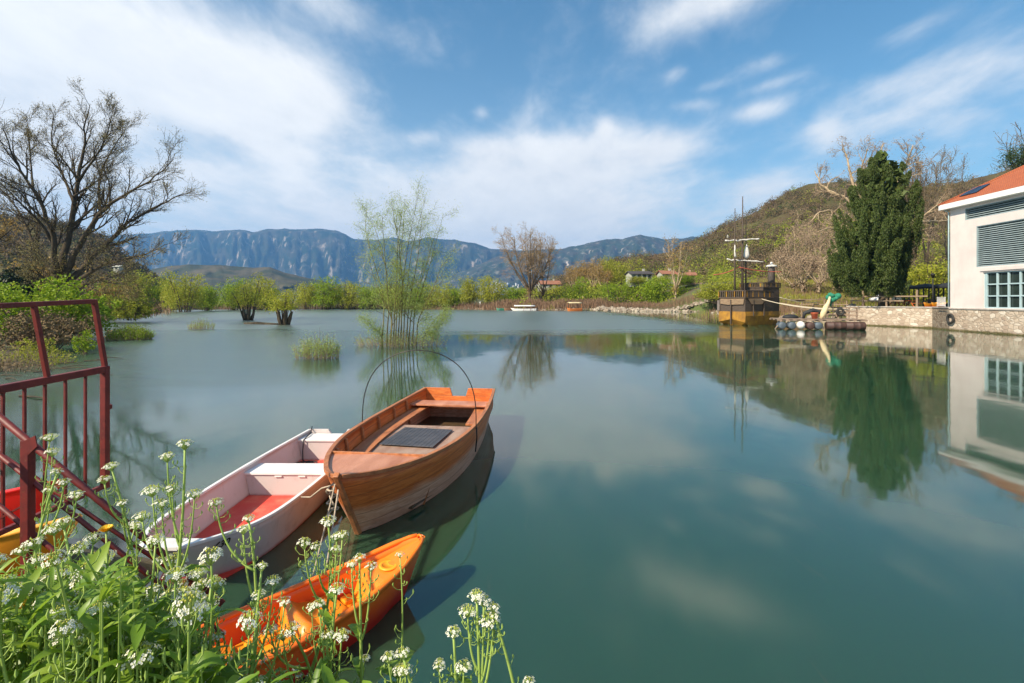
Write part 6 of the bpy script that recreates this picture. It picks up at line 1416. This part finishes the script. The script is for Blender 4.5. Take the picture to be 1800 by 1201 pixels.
house('house', 'low red roofed house behind the bare poplar', hl(1172, 489, 152), R(8), 4.6, 4, 1.3, m_hw, m_rr2, 25, 2)
house('house', 'red roofed house half hidden behind the far shore bare tree', hl(965, 506, 215), R(10), 9, 6, 1.6, m_hw, m_rr2, 26, 3)
house('house', 'small white house on the hillside between the masts and the cypress', hl(1383, 456, 205), R(14), 6, 4, 1.2, m_hw, m_hr, 15, 2)
house('house', 'small white house alone on the left hillside', hl(209, 474, 245), R(-5), 3, 3, 1.4, m_hw, m_hw, 20, 1, False)
tw = P(1279, 428, 275); t_ = thing('tower', 'slim grey stone tower on the ridge left of the ship masts', 'tower', (tw.x, tw.y, tw.z - 2)); MB().lathe([(.7, 0), (.55, 5.5), (.65, 5.6), (.6, 6.0), (.05, 7)], n=10).build('shaft', m_hw, t_)
wall_px = [(1400, 497), (1430, 495), (1460, 497)]
wx, wy = hl(1425, 500, 112)[:2]; mbr = thing('rubble_wall', 'crumbling reddish brick wall on the slope left of the cypress', 'wall', (wx, wy, bz(wx, wy)), R(10)); MB().box((0, 0, -.2), (7.0, .4, 1.6)).build('brickwork', m_hp, mbr, False, .05); MB().box((0, 0, .65), (7.05, .5, .12)).build('coping', m_rr2, mbr)
# stones along the water's edge
def stones(name, pts, n, rmin, rmax, wd, seed, mat):
    nr = np.random.default_rng(seed); mb = MB(); A = np.array(pts, float)
    for i in range(n):
        u = nr.uniform(0, len(A) - 1.001); a = int(u); q = A[a] + (A[a + 1] - A[a]) * (u - a) + nr.normal(0, wd, 2); r_ = nr.uniform(rmin, rmax) * (.6 + nr.random()); z = max(float(gheight(q[:1], q[1:])[0]), -.05)
        b0 = len(mb.v); mb.ball((q[0], q[1], z + r_ * .25), r_, 7, (nr.uniform(.8, 1.4), nr.uniform(.7, 1.1), nr.uniform(.5, .9)))
        for k in range(b0, len(mb.v)):
            v = mb.v[k]; j = r_ * .22; mb.v[k] = (v[0] + nr.uniform(-j, j), v[1] + nr.uniform(-j, j), v[2] + nr.uniform(-j, j))
    return kind(mb.build(name, mat), 'stuff')
m_shore = leafmat('pale_shore_stones', [(.28, .235, .18), (.40, .35, .28), (.33, .27, .21), (.20, .16, .12)], 0, .95)
stones('stones', [(24, 129.5), (30, 126.5), (50, 116.5), (43, 97)], 620, .22, .55, .9, 1, m_shore)
stones('stones', [(43, 97), (39, 73), (38, 66), (40, 59)], 260, .15, .40, 1.2, 2, m_shore)
stones('stones', [(-30, 151), (0, 141.5), (10, 132), (24, 129)], 260, .12, .32, .8, 3, m_shore)
stones('stones', [(48, 80), (58, 86), (72, 92)], 90, .12, .32, 4.5, 4, m_shore)
# drifted branches and mud debris by the left bank
mb = MB(); rg = random.Random(3)
for i in range(90):
    x = rg.uniform(-27, -12); y = rg.uniform(9, 26); a = rg.uniform(-.5, .5); L = rg.uniform(.4, 2.2)
    if sdist(np.array([x]), np.array([y]), LAKE)[0] < -3.0 and rg.random() < .75: continue
    z = max(.02, bz(x, y)); mb.tube([(x, y, z), (x + L * .5 * math.cos(a), y + L * .5 * math.sin(a), z + rg.uniform(.0, .12)), (x + L * math.cos(a), y + L * math.sin(a), z + .01)], [.025, .02, .008], 4)
kind(mb.build('driftwood', m_bark_d), 'stuff')
# town at the foot of the far ridge
PXb, TTb, Db, Zb = GB; nr = np.random.default_rng(77); mb = MB(); n = 0
while n < 420:
    px = nr.uniform(770, 1010); t_ = nr.uniform(.03, .34) * (1.2 if px > 850 else .8); i = int(np.interp(px, PXb[0], np.arange(PXb.shape[1]))); j = int(np.interp(t_, TTb[:, 0], np.arange(TTb.shape[0])))
    d, z = Db[j, i], Zb[j, i]; n += 1; w_ = nr.uniform(7, 15); mb.box(((px - CXP) / FPX * d, d, z + 5), (w_, nr.uniform(6, 11), nr.uniform(7, 13)), nr.uniform(0, 1.5)); 
    if nr.random() < .6: mb.box(((px - CXP) / FPX * d, d, z + 12), (w_ * 1.05, 8, 1.5), nr.uniform(0, 1.5), mi=1)
kind(mb.build('far_town', [m_tarp, m_rr2]), 'stuff')

for i, (k_, px, pb_, pt_, d, wd, lb) in enumerate((('b', 1120, 500, 486, 146, 42, 'low bush hiding the foot of the dark roofed house'), ('c', 1205, 500, 482, 146, 46, 'green bush in front of the long red roofed house'), ('d', 1168, 500, 483, 147, 26, 'yellow green bush before the small red roofed house'))): far_shrub(k_, px, pb_, pt_, d, wd, lb)
nr = np.random.default_rng(12)
